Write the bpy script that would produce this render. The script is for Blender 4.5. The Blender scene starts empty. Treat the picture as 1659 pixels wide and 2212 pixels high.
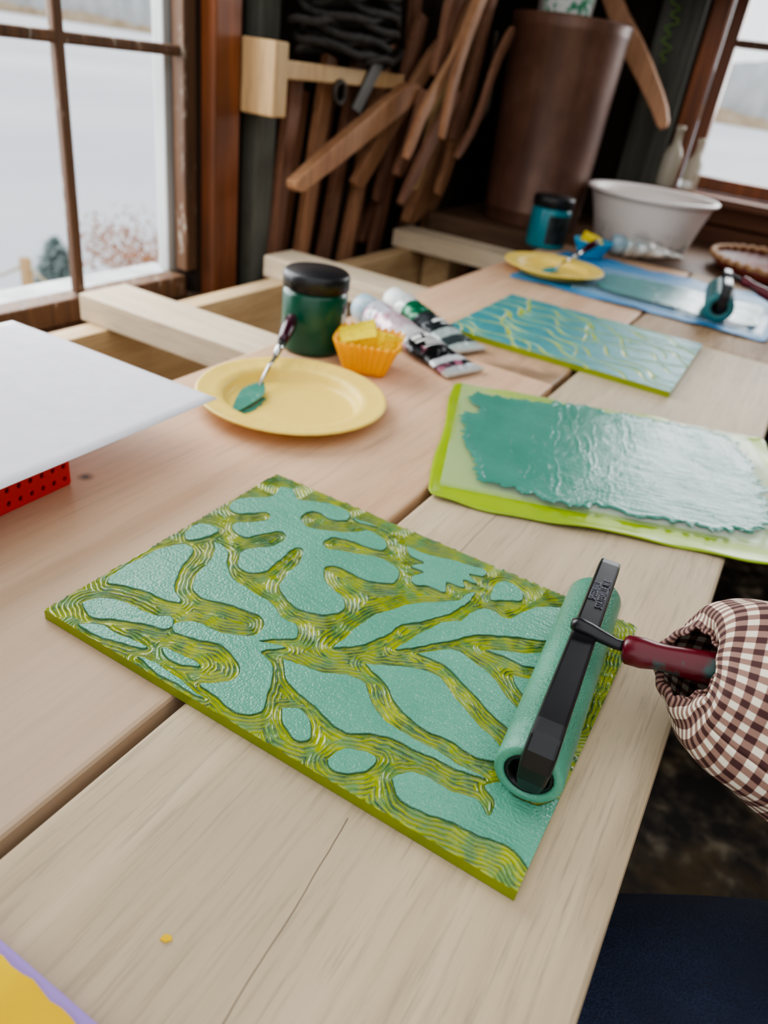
import bpy, math, random
import numpy as np
from mathutils import Vector, Matrix
random.seed(4)
COL=bpy.context.scene.collection
# ---------------------------------------------------------------- materials
def L(c):
    return tuple(((x/255)/12.92 if x/255<=.04045 else ((x/255+.055)/1.055)**2.4) for x in c)+(1,)
def base(name,col,rough=.5,metal=0,spec=.5,trans=0,coat=0,ior=1.5,sub=0):
    m=bpy.data.materials.new(name); m.use_nodes=True
    b=m.node_tree.nodes['Principled BSDF']
    b.inputs['Base Color'].default_value=L(col); b.inputs['Roughness'].default_value=rough
    b.inputs['Metallic'].default_value=metal; b.inputs['Specular IOR Level'].default_value=spec
    b.inputs['Transmission Weight'].default_value=trans; b.inputs['Coat Weight'].default_value=coat
    b.inputs['IOR'].default_value=ior
    if sub: b.inputs['Subsurface Weight'].default_value=sub; b.inputs['Subsurface Scale'].default_value=.005
    return m
class NT:
    def __init__(s,m): s.t=m.node_tree; s.b=s.t.nodes['Principled BSDF']
    def n(s,typ,ins=None,**kw):
        nd=s.t.nodes.new('ShaderNode'+typ)
        for k,v in kw.items(): setattr(nd,k,v)
        for k,v in (ins or {}).items():
            if isinstance(v,bpy.types.NodeSocket): s.t.links.new(v,nd.inputs[k])
            else: nd.inputs[k].default_value=v
        return nd
    def math(s,op,a,b=0,c=None):
        d={0:a,1:b}
        if c is not None: d[2]=c
        return s.n('Math',d,operation=op).outputs[0]
    def mix(s,f,a,b,mode='MIX'):
        nd=s.t.nodes.new('ShaderNodeMix'); nd.data_type='RGBA'; nd.blend_type=mode
        for i,v in ((0,f),(6,a),(7,b)):
            if isinstance(v,bpy.types.NodeSocket): s.t.links.new(v,nd.inputs[i])
            else: nd.inputs[i].default_value=v
        return nd.outputs[2]
    def ramp(s,f,stops):
        nd=s.n('ValToRGB',{0:f}); cr=nd.color_ramp
        while len(cr.elements)<len(stops): cr.elements.new(.5)
        for e,(p,c) in zip(cr.elements,stops): e.position=p; e.color=c
        return nd.outputs[0]
    def set(s,k,v): s.t.links.new(v,s.b.inputs[k])
    def bump(s,h,strength=.3,dist=.001):
        nd=s.n('Bump',{'Height':h,'Strength':strength,'Distance':dist}); s.set('Normal',nd.outputs[0])
def noisy(name,c1,c2,scale=20,rough=.6,bump=.3,stretch=(1,1,1),metal=0,detail=5,dist=.001,spec=.5,lo=.3,hi=.7,**k):
    m=base(name,c1,rough,metal,spec,**k); g=NT(m)
    tc=g.n('TexCoord').outputs['Object']; mp=g.n('Mapping',{0:tc,3:stretch}).outputs[0]
    nz=g.n('TexNoise',{'Vector':mp,'Scale':scale,'Detail':detail}).outputs[0]
    g.set('Base Color',g.ramp(nz,[(lo,L(c1)),(hi,L(c2))]))
    if bump: g.bump(nz,bump,dist)
    return m
def wood(name,c1,c2,c3,axis='y',s=1.0,rough=.6,bump=.25,spec=.3,dk=.55,worn=None,fa=.75):
    m=base(name,c1,rough,0,spec); g=NT(m)
    tc=g.n('TexCoord').outputs['Object']
    st={'x':(.05,1,1),'y':(1,.05,1),'z':(1,1,.05)}[axis]
    st2={'x':(.3,1,1),'y':(1,.3,1),'z':(1,1,.3)}[axis]
    mp=g.n('Mapping',{0:tc,3:st}).outputs[0]
    big=g.n('TexNoise',{'Vector':g.n('Mapping',{0:tc,3:st2}).outputs[0],'Scale':7*s,'Detail':3}).outputs[0]
    fine=g.n('TexNoise',{'Vector':mp,'Scale':300*s,'Detail':6,'Roughness':.65}).outputs[0]
    mid=g.n('TexNoise',{'Vector':mp,'Scale':45*s,'Detail':4,'Distortion':.6}).outputs[0]
    c=g.ramp(mid,[(.34,L(c1)),(.66,L(c2))])
    c=g.mix(g.ramp(big,[(.42,(0,0,0,1)),(.7,(.85,.85,.85,1))]),c,L(c3))
    c=g.mix(g.ramp(fine,[(.34,(fa,fa,fa,1)),(.50,(0,0,0,1))]),c,tuple(x*dk for x in L(c1)[:3])+(1,))
    if worn:
        wn=g.n('TexNoise',{'Vector':g.n('Mapping',{0:tc,3:st2}).outputs[0],'Scale':60,'Detail':6,'Roughness':.7}).outputs[0]
        c=g.mix(g.ramp(wn,[(.57,(0,0,0,1)),(.66,(.7,.7,.7,1))]),c,L(worn))
    g.set('Base Color',c); g.bump(fine,bump,.0006)
    return m,g,tc,c
# ---------------------------------------------------------------- geometry helpers
def link(ob,parent):
    COL.objects.link(ob)
    if parent is not None: ob.parent=parent
def info(ob,label,cat,group=None,kind=None):
    ob['label']=label; ob['category']=cat
    if group: ob['group']=group
    if kind: ob['kind']=kind
    return ob
def mesh(name,V,F,mat,parent=None,loc=(0,0,0),rot=(0,0,0),smooth=False,bevel=0,solid=0,sub=0):
    me=bpy.data.meshes.new(name); me.from_pydata([tuple(v) for v in V],[],F); me.update()
    ms=mat if isinstance(mat,(list,tuple)) else [mat]
    for q in ms: me.materials.append(q)
    import bmesh
    bm=bmesh.new(); bm.from_mesh(me); bmesh.ops.recalc_face_normals(bm,faces=bm.faces); bm.to_mesh(me); bm.free()
    if smooth: me.polygons.foreach_set('use_smooth',[True]*len(me.polygons))
    ob=bpy.data.objects.new(name,me); link(ob,parent); ob.location=loc; ob.rotation_euler=rot
    if solid: q=ob.modifiers.new('solid','SOLIDIFY'); q.thickness=solid; q.offset=0
    if bevel:
        q=ob.modifiers.new('bevel','BEVEL'); q.width=bevel; q.segments=2; q.limit_method='ANGLE'; q.angle_limit=.6
    if sub: q=ob.modifiers.new('sub','SUBSURF'); q.levels=sub; q.render_levels=sub
    return ob
def empty(name,loc,rot=(0,0,0),parent=None):
    e=bpy.data.objects.new(name,None); e.empty_display_size=.02; link(e,parent); e.location=loc; e.rotation_euler=rot; return e
BF=[(0,3,2,1),(4,5,6,7),(0,1,5,4),(1,2,6,5),(2,3,7,6),(3,0,4,7)]
def boxv(x0,x1,y0,y1,z0,z1):
    return [(x0,y0,z0),(x1,y0,z0),(x1,y1,z0),(x0,y1,z0),(x0,y0,z1),(x1,y0,z1),(x1,y1,z1),(x0,y1,z1)]
def boxes(lst):
    V=[];F=[]
    for b in lst:
        o=len(V); V+=boxv(*b); F+=[tuple(i+o for i in f) for f in BF]
    return V,F
def box(name,b,mat,parent=None,bevel=.002,**k):
    V,F=boxes([b]); 
    if parent is None:
        c=((b[0]+b[1])/2,(b[2]+b[3])/2,b[4]); V=[(v[0]-c[0],v[1]-c[1],v[2]-c[2]) for v in V]; k['loc']=c
    return mesh(name,V,F,mat,parent,bevel=bevel,**k)
def prism(name,pts,x0,x1,mat,parent=None,axis='x',bevel=.003,smoothpts=0,**k):
    P=[Vector(p) for p in pts]
    for _ in range(smoothpts):
        Q=[]
        for i in range(len(P)):
            a,b=P[i],P[(i+1)%len(P)]; Q+=[a*.78+b*.22,a*.22+b*.78]
        P=Q
    n=len(P)
    def mk(p,d):
        if axis=='x': return (d,p[0],p[1])
        if axis=='y': return (p[0],d,p[1])
        return (p[0],p[1],d)
    V=[mk(p,x0) for p in P]+[mk(p,x1) for p in P]
    F=[tuple(range(n)),tuple(range(2*n-1,n-1,-1))]+[(i,(i+1)%n,(i+1)%n+n,i+n) for i in range(n)]
    k2=dict(k)
    if parent is None:
        o=Vector(V[0]); V=[Vector(v)-o for v in V]; k2['loc']=o
    return mesh(name,V,F,mat,parent,bevel=bevel,**k2)
def lathe(name,prof,mat,parent=None,seg=64,fn=None,**k):
    V=[];F=[];n=len(prof)
    for j in range(seg):
        a=2*math.pi*j/seg
        for i,(r,z) in enumerate(prof):
            rr,zz=(fn(a,r,z) if fn else (r,z))
            if r<.00015: rr=0.0
            V.append((rr*math.cos(a),rr*math.sin(a),zz))
    for j in range(seg):
        for i in range(n-1):
            a=j*n+i;b=((j+1)%seg)*n+i
            F.append((a,b,b+1,a+1))
    k.pop('smooth',None)
    me=mesh(name,V,F,mat,parent,smooth=True,**k)
    import bmesh
    bm=bmesh.new(); bm.from_mesh(me.data); bmesh.ops.remove_doubles(bm,verts=bm.verts,dist=2e-6); bmesh.ops.recalc_face_normals(bm,faces=bm.faces); bm.to_mesh(me.data); bm.free()
    me.data.polygons.foreach_set('use_smooth',[True]*len(me.data.polygons))
    return me
def catmull(P,n):
    P=[np.array(p,float) for p in P]; out=[]
    for i in range(len(P)-1):
        p0=P[max(i-1,0)];p1=P[i];p2=P[i+1];p3=P[min(i+2,len(P)-1)]
        for j in range(n):
            t=j/n; out.append(.5*((2*p1)+(-p0+p2)*t+(2*p0-5*p1+4*p2-p3)*t*t+(-p0+3*p1-3*p2+p3)*t**3))
    out.append(P[-1]); return out
def sweep(name,P,R,mat,parent=None,seg=12,closed=False,**k):
    V=[];F=[];P=[Vector(p) for p in P]; n=len(P); up=Vector((0,0,1))
    T=[(P[min(i+1,n-1)]-P[max(i-1,0)]).normalized() for i in range(n)]
    if closed: T=[(P[(i+1)%n]-P[i-1]).normalized() for i in range(n)]
    if abs(T[0].dot(up))>.95: up=Vector((1,0,0))
    s=T[0].cross(up).normalized(); 
    for i in range(n):
        s=(s-T[i]*s.dot(T[i])).normalized(); w=s.cross(T[i])
        r=R[i] if isinstance(R,(list,tuple)) else R
        ru,rv=r if isinstance(r,(list,tuple)) else (r,r)
        for j in range(seg):
            a=2*math.pi*j/seg; V.append(P[i]+s*(ru*math.cos(a))+w*(rv*math.sin(a)))
    for i in range(n if closed else n-1):
        for j in range(seg):
            a=i*seg+j;b=i*seg+(j+1)%seg;c=((i+1)%n)*seg
            F.append((a,b,c+(j+1)%seg,c+j))
    if not closed: F+= [tuple(range(seg)),tuple(range((n-1)*seg+seg-1,(n-1)*seg-1,-1))]
    return mesh(name,V,F,mat,parent,smooth=True,**k)
# ---------------------------------------------------------------- colours
PLK,g,tc,c=wood('plank_pine',(206,186,154),(186,165,135),(174,157,132),'y',1.0,.55,dk=.52,bump=.3,fa=.6)
sx=g.n('SeparateXYZ',{0:tc}); nz=g.n('TexNoise',{'Vector':tc,'Scale':9,'Detail':4}).outputs[0]
def crack(x0,y0,y1,w,sl=0.0):
    xx=g.math('ADD',sx.outputs[0],g.math('MULTIPLY',sx.outputs[1],sl))
    a=g.math('ABSOLUTE',g.math('ADD',g.math('SUBTRACT',xx,x0),g.math('MULTIPLY',g.math('SUBTRACT',nz,.5),.007)))
    a=g.math('LESS_THAN',a,w); b=g.math('MULTIPLY',g.math('GREATER_THAN',sx.outputs[1],y0),g.math('LESS_THAN',sx.outputs[1],y1))
    return g.math('MULTIPLY',a,b)
cr=g.math('MAXIMUM',crack(-.075,.0,.205,.00028,.09),g.math('MAXIMUM',crack(-.148,.44,.53,.0003),crack(-.02,.03,.1,.0002)))
c=g.mix(g.math('MULTIPLY',cr,.8),c,L((70,54,40))); g.set('Base Color',c)
PLKP,g,tc,c=wood('plank_pine_rosy',(220,186,152),(202,162,128),(222,176,144),'y',.9,.5,dk=.6,bump=.25,fa=.55)
sx=g.n('SeparateXYZ',{0:tc})
pm=g.math('MULTIPLY',g.math('GREATER_THAN',sx.outputs[0],-.37),g.math('GREATER_THAN',sx.outputs[1],.86))
pm=g.math('MULTIPLY',pm,g.math('LESS_THAN',sx.outputs[1],.99))
pn=g.n('TexNoise',{'Vector':tc,'Scale':14,'Detail':5}).outputs[0]
pm=g.math('MULTIPLY',pm,g.ramp(pn,[(.35,(.3,.3,.3,1)),(.6,(1,1,1,1))]))
c=g.mix(pm,c,L((128,100,72)))
greyer=g.ramp(sx.outputs[1],[(.08,(.85,.85,.85,1)),(.46,(.1,.1,.1,1))])
c=g.mix(greyer,c,L((180,160,136))); 
def dot(g,tc,c,x,y,r,col):
    d=g.n('VectorMath',{0:g.n('Mapping',{0:tc,1:(-x,-y,0),3:(1,1,0)}).outputs[0]},operation='LENGTH').outputs['Value']
    return g.mix(g.ramp(d,[(r*.8,(1,1,1,1)),(r,(0,0,0,1))]),c,L(col))
c=dot(g,tc,c,-.431,.342,.0045,(120,80,45)); c=dot(g,tc,c,-.431,.342,.0022,(60,45,38))
g.set('Base Color',c)
PLKW=wood('plank_weathered',(156,126,94),(176,148,116),(120,94,68),'y',1.0,.6)[0]
FRM=wood('frame_pine_cross',(206,188,160),(190,170,142),(212,196,172),'x',1.0,.6,dk=.6)[0]
FRMY=wood('frame_pine_long',(204,176,136),(182,150,110),(208,182,144),'y',1.0,.6,dk=.6)[0]
CAS=wood('casing_orange',(160,94,56),(116,68,42),(84,56,42),'z',1.0,.4)[0]
SASH=wood('sash_brown',(112,80,56),(72,52,40),(92,68,50),'z',1.6,.6,.7,worn=(168,158,144))[0]
CASX=wood('casing_cross',(134,84,52),(100,60,40),(80,50,36),'x',1.0,.5)[0]
POST=wood('post_grey_green',(90,90,82),(64,64,58),(102,102,92),'z',1.0,.8,.5)[0]
DARK=wood('wall_dark_boards',(54,43,35),(36,29,24),(68,53,41),'z',.5,.85)[0]
TOOLW=wood('tool_wood',(178,130,96),(146,102,74),(190,146,110),'z',1.0,.42,dk=.4)[0]
TOOLD=wood('tool_wood_dark',(136,94,72),(104,72,56),(152,110,86),'z',1.0,.5,dk=.4)[0]
TOOLL=wood('tool_wood_light',(204,168,120),(182,144,98),(212,180,136),'z',1.0,.5)[0]
BLACK=noisy('black_enamel',(14,13,16),(22,21,25),60,.35,.03)
BPLA=base('black_plastic',(22,22,24),.4)
STEEL=base('steel',(190,190,188),.22,1)
IRON=noisy('old_iron',(60,54,50),(92,80,70),60,.6,.2,metal=.6)
RED=noisy('dark_red_handle',(96,16,30),(84,12,26),30,.3,.02)
g=NT(RED); tc=g.n('TexCoord').outputs['Object']; nn=g.n('TexNoise',{'Vector':tc,'Scale':55,'Detail':4}).outputs[0]
g.set('Base Color',g.mix(g.ramp(nn,[(.56,(0,0,0,1)),(.64,(1,1,1,1))]),L((92,14,28)),L((40,84,78))))
WHITE=noisy('white_plastic',(226,222,214),(206,200,192),8,.4,.02)
PAPER=noisy('paper_white',(226,224,228),(218,216,222),60,.8,.05)
YPL=noisy('plate_yellow',(238,208,108),(232,200,98),30,.42,.02,spec=.4)
ORNG=base('silicone_orange',(252,178,16),.38,sub=.2)
BLUS=base('silicone_blue',(36,150,190),.4)
SPG=noisy('sponge_yellow',(250,226,50),(236,204,24),220,.85,.8,dist=.002)
SKIN=noisy('skin',(214,160,134),(200,142,118),25,.5,.05,sub=.1)
def ink(name,c1,c2,scale,bump,rough,streak=None,dist=.0008):
    m=base(name,c1,rough,0,.5,coat=0); g=NT(m); tc=g.n('TexCoord').outputs['Object']
    a=g.n('TexNoise',{'Vector':tc,'Scale':scale,'Detail':3,'Roughness':.6}).outputs[0]
    big=g.n('TexNoise',{'Vector':tc,'Scale':18,'Detail':4}).outputs[0]
    h=a
    if streak:
        s=g.n('TexNoise',{'Vector':g.n('Mapping',{0:tc,2:(0,0,streak[0]),3:(streak[1],1,1)}).outputs[0],'Scale':scale*.9,'Detail':3}).outputs[0]
        msk=g.ramp(big,[(.42,(.25,)*3+(1,)),(.55,(1,)*3+(1,))])
        h=g.math('ADD',g.math('MULTIPLY',a,.6),g.math('MULTIPLY',s,g.math('MULTIPLY',msk,1.8)))
    g.set('Base Color',g.ramp(big,[(.35,L(c1)),(.65,L(c2))])); g.bump(h,bump,dist); return m
INKG=ink('ink_green_slab',(68,132,114),(80,144,126),360,.8,.15,(.25,.14))
INKB=ink('ink_turquoise_slab',(66,140,144),(84,158,158),420,.4,.16,(.3,.12))
INKR=ink('ink_green_roller',(92,158,132),(78,144,116),900,.9,.24,(0,.5))
INKR2=ink('ink_turquoise_roller',(34,96,100),(46,116,118),900,.5,.22)
def carvemat(name,inkc,inkc2,darkc,lime1,lime2,mott):
    m=base(name,inkc,.25,0,.6); g=NT(m); at=g.n('Attribute',attribute_name='carve')
    sp=g.n('SeparateColor',{0:at.outputs['Color']}); tc=g.n('TexCoord').outputs['Object']
    n1=g.n('TexNoise',{'Vector':tc,'Scale':22,'Detail':4}).outputs[0]
    n2=g.n('TexNoise',{'Vector':tc,'Scale':110,'Detail':3}).outputs[0]
    ic=g.ramp(n1,[(.35,L(inkc)),(.7,L(inkc2))]); lc=g.ramp(n1,[(.35,L(lime1)),(.65,L(lime2))])
    mm=g.math('MULTIPLY',g.ramp(n2,[(.48,(0,0,0,1)),(.62,(mott,mott,mott,1))]),g.math('SUBTRACT',1.0,sp.outputs[2]))
    lc=g.mix(mm,lc,L((70,132,88)))
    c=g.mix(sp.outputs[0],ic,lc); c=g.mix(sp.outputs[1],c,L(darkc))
    c=g.mix(g.math('MULTIPLY',sp.outputs[2],.6),c,L((92,108,10))); g.set('Base Color',c)
    sm=g.n('TexNoise',{'Vector':tc,'Scale':620,'Detail':2}).outputs[0]
    st=g.n('TexNoise',{'Vector':g.n('Mapping',{0:tc,2:(0,0,.35),3:(.25,1,1)}).outputs[0],'Scale':420,'Detail':2}).outputs[0]
    h=g.math('MULTIPLY',g.math('ADD',sm,st),g.math('SUBTRACT',1.0,g.math('MULTIPLY',sp.outputs[0],.8)))
    g.bump(h,.85,.0009)
    g.set('Roughness',g.ramp(sp.outputs[0],[(0,(.24,)*3+(1,)),(1,(.2,)*3+(1,))]))
    return m
CARVE1=carvemat('carved_block_green',(88,156,130),(100,166,140),(16,58,44),(158,168,28),(124,140,22),.6)
CARVE2=carvemat('carved_block_blue',(62,140,148),(80,156,158),(60,104,60),(180,192,46),(158,174,32),.2)
# ---------------------------------------------------------------- carved blocks
def strokefield(W,H,strokes,XX,YY):
    ny,nx=XX.shape; phi=np.full(XX.shape,8.0)
    for s in strokes:
        Q=catmull(s,5)
        for a,b in zip(Q[:-1],Q[1:]):
            m=8+max(a[2],b[2])
            i0=max(int((min(a[0],b[0])-m)/W*(nx-1)),0); i1=min(int((max(a[0],b[0])+m)/W*(nx-1))+2,nx)
            j0=max(int((min(a[1],b[1])-m)/H*(ny-1)),0); j1=min(int((max(a[1],b[1])+m)/H*(ny-1))+2,ny)
            if i0>=i1 or j0>=j1: continue
            x=XX[j0:j1,i0:i1]; y=YY[j0:j1,i0:i1]; dx,dy=b[0]-a[0],b[1]-a[1]
            t=np.clip(((x-a[0])*dx+(y-a[1])*dy)/(dx*dx+dy*dy+1e-9),0,1)
            d=np.hypot(x-a[0]-t*dx,y-a[1]-t*dy)-(a[2]+t*(b[2]-a[2]))
            phi[j0:j1,i0:i1]=np.minimum(phi[j0:j1,i0:i1],d)
    return -phi
def islandfield(W,H,islands,XX,YY):
    ny,nx=XX.shape
    wx=XX+.4*np.sin(YY*.31+1)+.15*np.sin(YY*.83+XX*.2); wy=YY+.4*np.sin(XX*.27+2)+.15*np.sin(XX*.71+YY*.2)
    D=np.full(XX.shape,40.0); INS=np.zeros(XX.shape,bool)
    for isl in islands:
        Q=np.array(catmull(list(isl)+[isl[0]],4)[:-1]); ins=np.zeros(XX.shape,bool)
        for i in range(len(Q)):
            a=Q[i];c=Q[i-1]
            cond=((a[1]>wy)!=(c[1]>wy))&(wx<(c[0]-a[0])*(wy-a[1])/(c[1]-a[1]+1e-12)+a[0]); ins^=cond
            m=22
            i0=max(int((min(a[0],c[0])-m)/W*(nx-1)),0); i1=min(int((max(a[0],c[0])+m)/W*(nx-1))+2,nx)
            j0=max(int((min(a[1],c[1])-m)/H*(ny-1)),0); j1=min(int((max(a[1],c[1])+m)/H*(ny-1))+2,ny)
            if i0>=i1 or j0>=j1: continue
            x=wx[j0:j1,i0:i1]; y=wy[j0:j1,i0:i1]; dx,dy=a[0]-c[0],a[1]-c[1]
            t=np.clip(((x-c[0])*dx+(y-c[1])*dy)/(dx*dx+dy*dy+1e-9),0,1)
            D[j0:j1,i0:i1]=np.minimum(D[j0:j1,i0:i1],np.hypot(x-c[0]-t*dx,y-c[1]-t*dy))
        INS|=ins
    return np.where(INS,-D,D)
def vnoise(XX,YY,s,seed):
    rng=np.random.RandomState(seed); gx=XX/s; gy=YY/s; x0=np.floor(gx).astype(int); y0=np.floor(gy).astype(int)
    G=rng.rand(y0.max()+3,x0.max()+3); fx=gx-x0; fy=gy-y0; fx=fx*fx*(3-2*fx); fy=fy*fy*(3-2*fy)
    return (G[y0,x0]*(1-fx)+G[y0,x0+1]*fx)*(1-fy)+(G[y0+1,x0]*(1-fx)+G[y0+1,x0+1]*fx)*fy
def carved(name,W,H,T,field,res,period,mat,loc,rot,depth=1.3,core=False):
    nx=int(W/res)+1; ny=int(H/res)+1
    xs=np.linspace(0,W,nx); ys=np.linspace(0,H,ny); XX,YY=np.meshgrid(xs,ys)
    din=field(W,H,XX,YY)
    n1=vnoise(XX,YY,14,1); n2=vnoise(XX,YY,5,2); n3=vnoise(XX,YY,2.2,3); n4=vnoise(XX,YY,7,4)
    inside=np.clip(din/.35,0,1)
    ph=(din+3.2*(n1-.5)+1.1*(n2-.5)+.25*(n3-.5))/period
    groove=(.5-.5*np.cos(2*np.pi*ph))
    odd=(np.floor(ph+.5)%2)
    thr=1.15+.9*n4+.35*n3+.35*odd*n2          # ridges thin out and break up
    ridge=np.clip((1-groove)*2.6-thr,0,1)*np.clip((din-.8)/.4,0,1)
    if core: ridge=ridge*0
    z=-depth*inside*(.6+.25*groove+.25*n2)*(1-.62*ridge)
    lime=inside*(1-.45*ridge)
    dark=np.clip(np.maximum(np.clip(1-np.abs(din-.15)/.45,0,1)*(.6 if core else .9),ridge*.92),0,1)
    V=np.stack([XX,YY,T*1000+z],-1).reshape(-1,3)/1000
    idx=np.arange(nx*ny).reshape(ny,nx)
    q=np.stack([idx[:-1,:-1],idx[:-1,1:],idx[1:,1:],idx[1:,:-1]],-1).reshape(-1,4)
    loop=np.concatenate([idx[0,:],idx[1:,-1],idx[-1,-2::-1],idx[-2:0:-1,0]])
    n0=len(V); top=V[loop].copy(); bot=top.copy(); bot[:,2]=0
    V=np.concatenate([V,top,bot]); k=len(loop); a=np.arange(k); b=(a+1)%k
    q=np.concatenate([q,np.stack([n0+a,n0+k+a,n0+k+b,n0+b],-1)])
    me=bpy.data.meshes.new(name); me.vertices.add(len(V)); me.vertices.foreach_set('co',V.astype(np.float32).ravel())
    nf=len(q); me.loops.add(nf*4); me.polygons.add(nf); me.loops.foreach_set('vertex_index',q.astype(np.int32).ravel())
    me.polygons.foreach_set('loop_start',np.arange(0,nf*4,4,dtype=np.int32)); me.polygons.foreach_set('loop_total',np.full(nf,4,dtype=np.int32))
    sm=np.ones(nf,bool); sm[-k:]=False; me.polygons.foreach_set('use_smooth',sm)
    me.update(calc_edges=True); me.validate()
    at=me.color_attributes.new('carve','FLOAT_COLOR','POINT'); C=np.zeros((len(V),4),np.float32); C[:,3]=1
    C[:n0,0]=lime.reshape(-1); C[:n0,1]=dark.reshape(-1); C[n0:,0]=1; C[n0:,2]=1
    at.data.foreach_set('color',C.ravel()); me.materials.append(mat)
    ob=bpy.data.objects.new(name,me); COL.objects.link(ob); ob.location=loc; ob.rotation_euler=rot; return ob
# raised (uncarved) shapes of the design, outlines in millimetres on the block
ISL='''16,211 24,215 37,205 46,209 63,217 78,216 84,205 74,198 62,200 54,194 57,182 68,178 83,184 97,195 106,204 121,201 126,189 116,185 101,183 89,179 87,169 94,164 106,169 121,176 136,179 148,173 152,160 142,153 129,149 114,151 106,145 110,135 122,127 135,123 140,112 133,101 119,96 103,100 93,109 90,122 88,139 82,150 76,149 76,132 77,115 70,106 59,107 51,119 54,130 63,141 63,155 55,159 48,149 41,137 30,137 24,146 33,156 39,166 32,173 24,165 15,157 6,160 3,174 14,186 20,197
138,206 151,205 166,210 181,214 196,216 198,208 189,204 198,197 188,195 193,187 181,185 184,174 172,172 164,168 158,175 163,185 152,185 157,195 145,196
5,113 5,128 17,133 22,127 18,115 12,107
28,118 42,116 51,105 63,95 82,91 98,90 115,83 126,82 132,73 125,65 117,57 133,62 123,50 137,45 147,26 152,16 148,8 139,6 124,8 113,10 120,16 126,23 123,31 115,37 100,40 86,35 74,32 68,37 76,46 95,49 110,57 112,66 105,74 92,74 76,70 63,66 52,70 44,85 40,103
5,70 7,89 15,102 24,102 29,90 35,75 44,63 56,55 50,51 35,49 19,45 9,40 4,52
12,17 20,30 38,34 55,36 62,41 67,38 67,31 54,26 39,19 27,12
26,3 37,11 51,11 69,14 66,10 51,5 35,2
77,18 93,21 104,20 96,15 83,14
155,80 156,97 158,118 166,136 177,153 188,163 196,172 197,179 202,187 200,163 191,143 178,125 174,107 166,91
210,195 210,210 217,214 228,210 231,201 223,194 214,187
206,153 213,175 231,176 241,198 264,214 270,187 262,173 246,163 228,153 217,142 207,128 195,112 186,103 190,121 197,142
137,54 151,56 162,59 177,66 187,66 197,55 211,49 220,48 238,48 255,47 270,47 257,44 238,42 222,41 207,37 196,29 181,32 162,37 149,41
178,80 194,90 207,97 219,97 234,88 251,79 265,73 273,64 263,57 247,58 230,57 218,59 205,66 193,74
198,107 212,123 225,124 243,118 259,107 274,98 274,84 265,86 247,94 228,104 213,109
231,138 249,148 266,161 268,147 258,140 246,139
254,127 267,132 273,141 279,109 273,109 261,118
160,23 167,28 177,24 183,17 181,11 175,10 166,15
198,9 201,19 211,25 219,24 218,15 209,7 202,6
231,19 237,28 250,30 260,30 272,33 280,28 279,38 272,43 279,51 286,46 298,48 307,58 312,27 308,13 298,18 284,16 268,14 252,11 240,10
72,5 88,7 107,5 122,3 107,2 86,2
85,211 100,213 117,212 109,213 94,209
273,208 288,212 296,174 297,141 296,114 287,133 282,169'''
ISL=[[tuple(float(q) for q in p.split(',')) for p in l.split()] for l in ISL.split('\n')]
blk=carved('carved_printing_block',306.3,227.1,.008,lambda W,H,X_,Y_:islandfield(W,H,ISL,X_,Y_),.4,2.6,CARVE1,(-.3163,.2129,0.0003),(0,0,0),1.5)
info(blk,'lime lino block with sea-green ink and oak-leaf river carving','printing block')
W2,H2=312,262
s2=[]
ux,uy=.90,-.44; nx_,ny_=.44,.90
rg=random.Random(21)
for i in range(-3,11):
    off=18+i*31; pts=[]; f1=rg.uniform(.055,.10); f2=rg.uniform(.03,.05); p1,p2=rg.uniform(0,6),rg.uniform(0,6); A1=rg.uniform(6,12); A2=rg.uniform(4,8)
    def wave(t): return A1*math.sin(t*f1+p1)+A2*math.sin(t*f2+p2)
    for k in range(60):
        t=-40+k*8; a_=wave(t)
        pts.append((t*ux+(off+a_)*nx_-60,t*uy+(off+a_)*ny_+30,1.2+1.3*(.5+.5*math.sin(t*f1*2+p2))+.9*(.5+.5*math.sin(t*.06+i))))
    s2.append(pts)
    for q in range(4):
        t=rg.uniform(0,380); dr=rg.choice((1,-1)); br_=[]
        for j in range(8):
            tt=t+j*8; o2=off+wave(tt)+dr*30*(j/7)**1.5
            br_.append((tt*ux+o2*nx_-60,tt*uy+o2*ny_+30,2.2-.15*j))
        s2.append(br_)
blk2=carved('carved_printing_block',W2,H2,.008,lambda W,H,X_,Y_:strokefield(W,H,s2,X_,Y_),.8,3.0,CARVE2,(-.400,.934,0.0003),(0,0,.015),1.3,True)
info(blk2,'lime lino block with turquoise ink and wavy water-line carving','printing block')
# ---------------------------------------------------------------- work table
tab=empty('work_table',(0,0,-.75)); info(tab,'long work table of pale pine planks on open lumber frame','table')
def tp(name,b,mat,bevel=.002,label=None):
    V,F=boxes([(b[0],b[1],b[2],b[3],b[4]+.75,b[5]+.75)])
    o=mesh(name,V,F,mat,tab,bevel=bevel)
    if label: o['label']=label
    return o
tp('plank',(-.2060,.030,-.45,1.225,-.02,0),PLK,.003)
tp('plank',(-.2080,.030,1.228,1.80,-.02,-.0003),PLKW,.0015,'weathered brown pine plank')
tp('plank',(-.525,-.2140,-.45,1.79,-.02,0),PLKP,.003,'rosy pine plank')
for y in (.22,.70,1.115,1.60): tp('crossbar',(-.86,.02,y,y+.085,-.0585,-.0205),FRM,.002)
tp('rail',(-.845,-.807,-.4,1.78,-.20,-.059),FRMY,.002)
tp('rail',(-.06,-.022,-.4,1.78,-.10,-.059),FRMY,.002)
tp('rail',(-.545,-.507,-.4,1.78,-.20,-.059),FRMY,.002)
for x in (-.80,-.13):
    for y in (-.35,1.66): tp('leg',(x,x+.07,y,y+.07,-.75,-.06),FRMY,.003)
wbm=wood('bench_wood',(110,82,62),(82,62,46),(130,102,80),'x',1,.55)[0]
wb=box('old_workbench',(-.875,.60,1.805,2.33,-.05,-.001),wbm)
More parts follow.
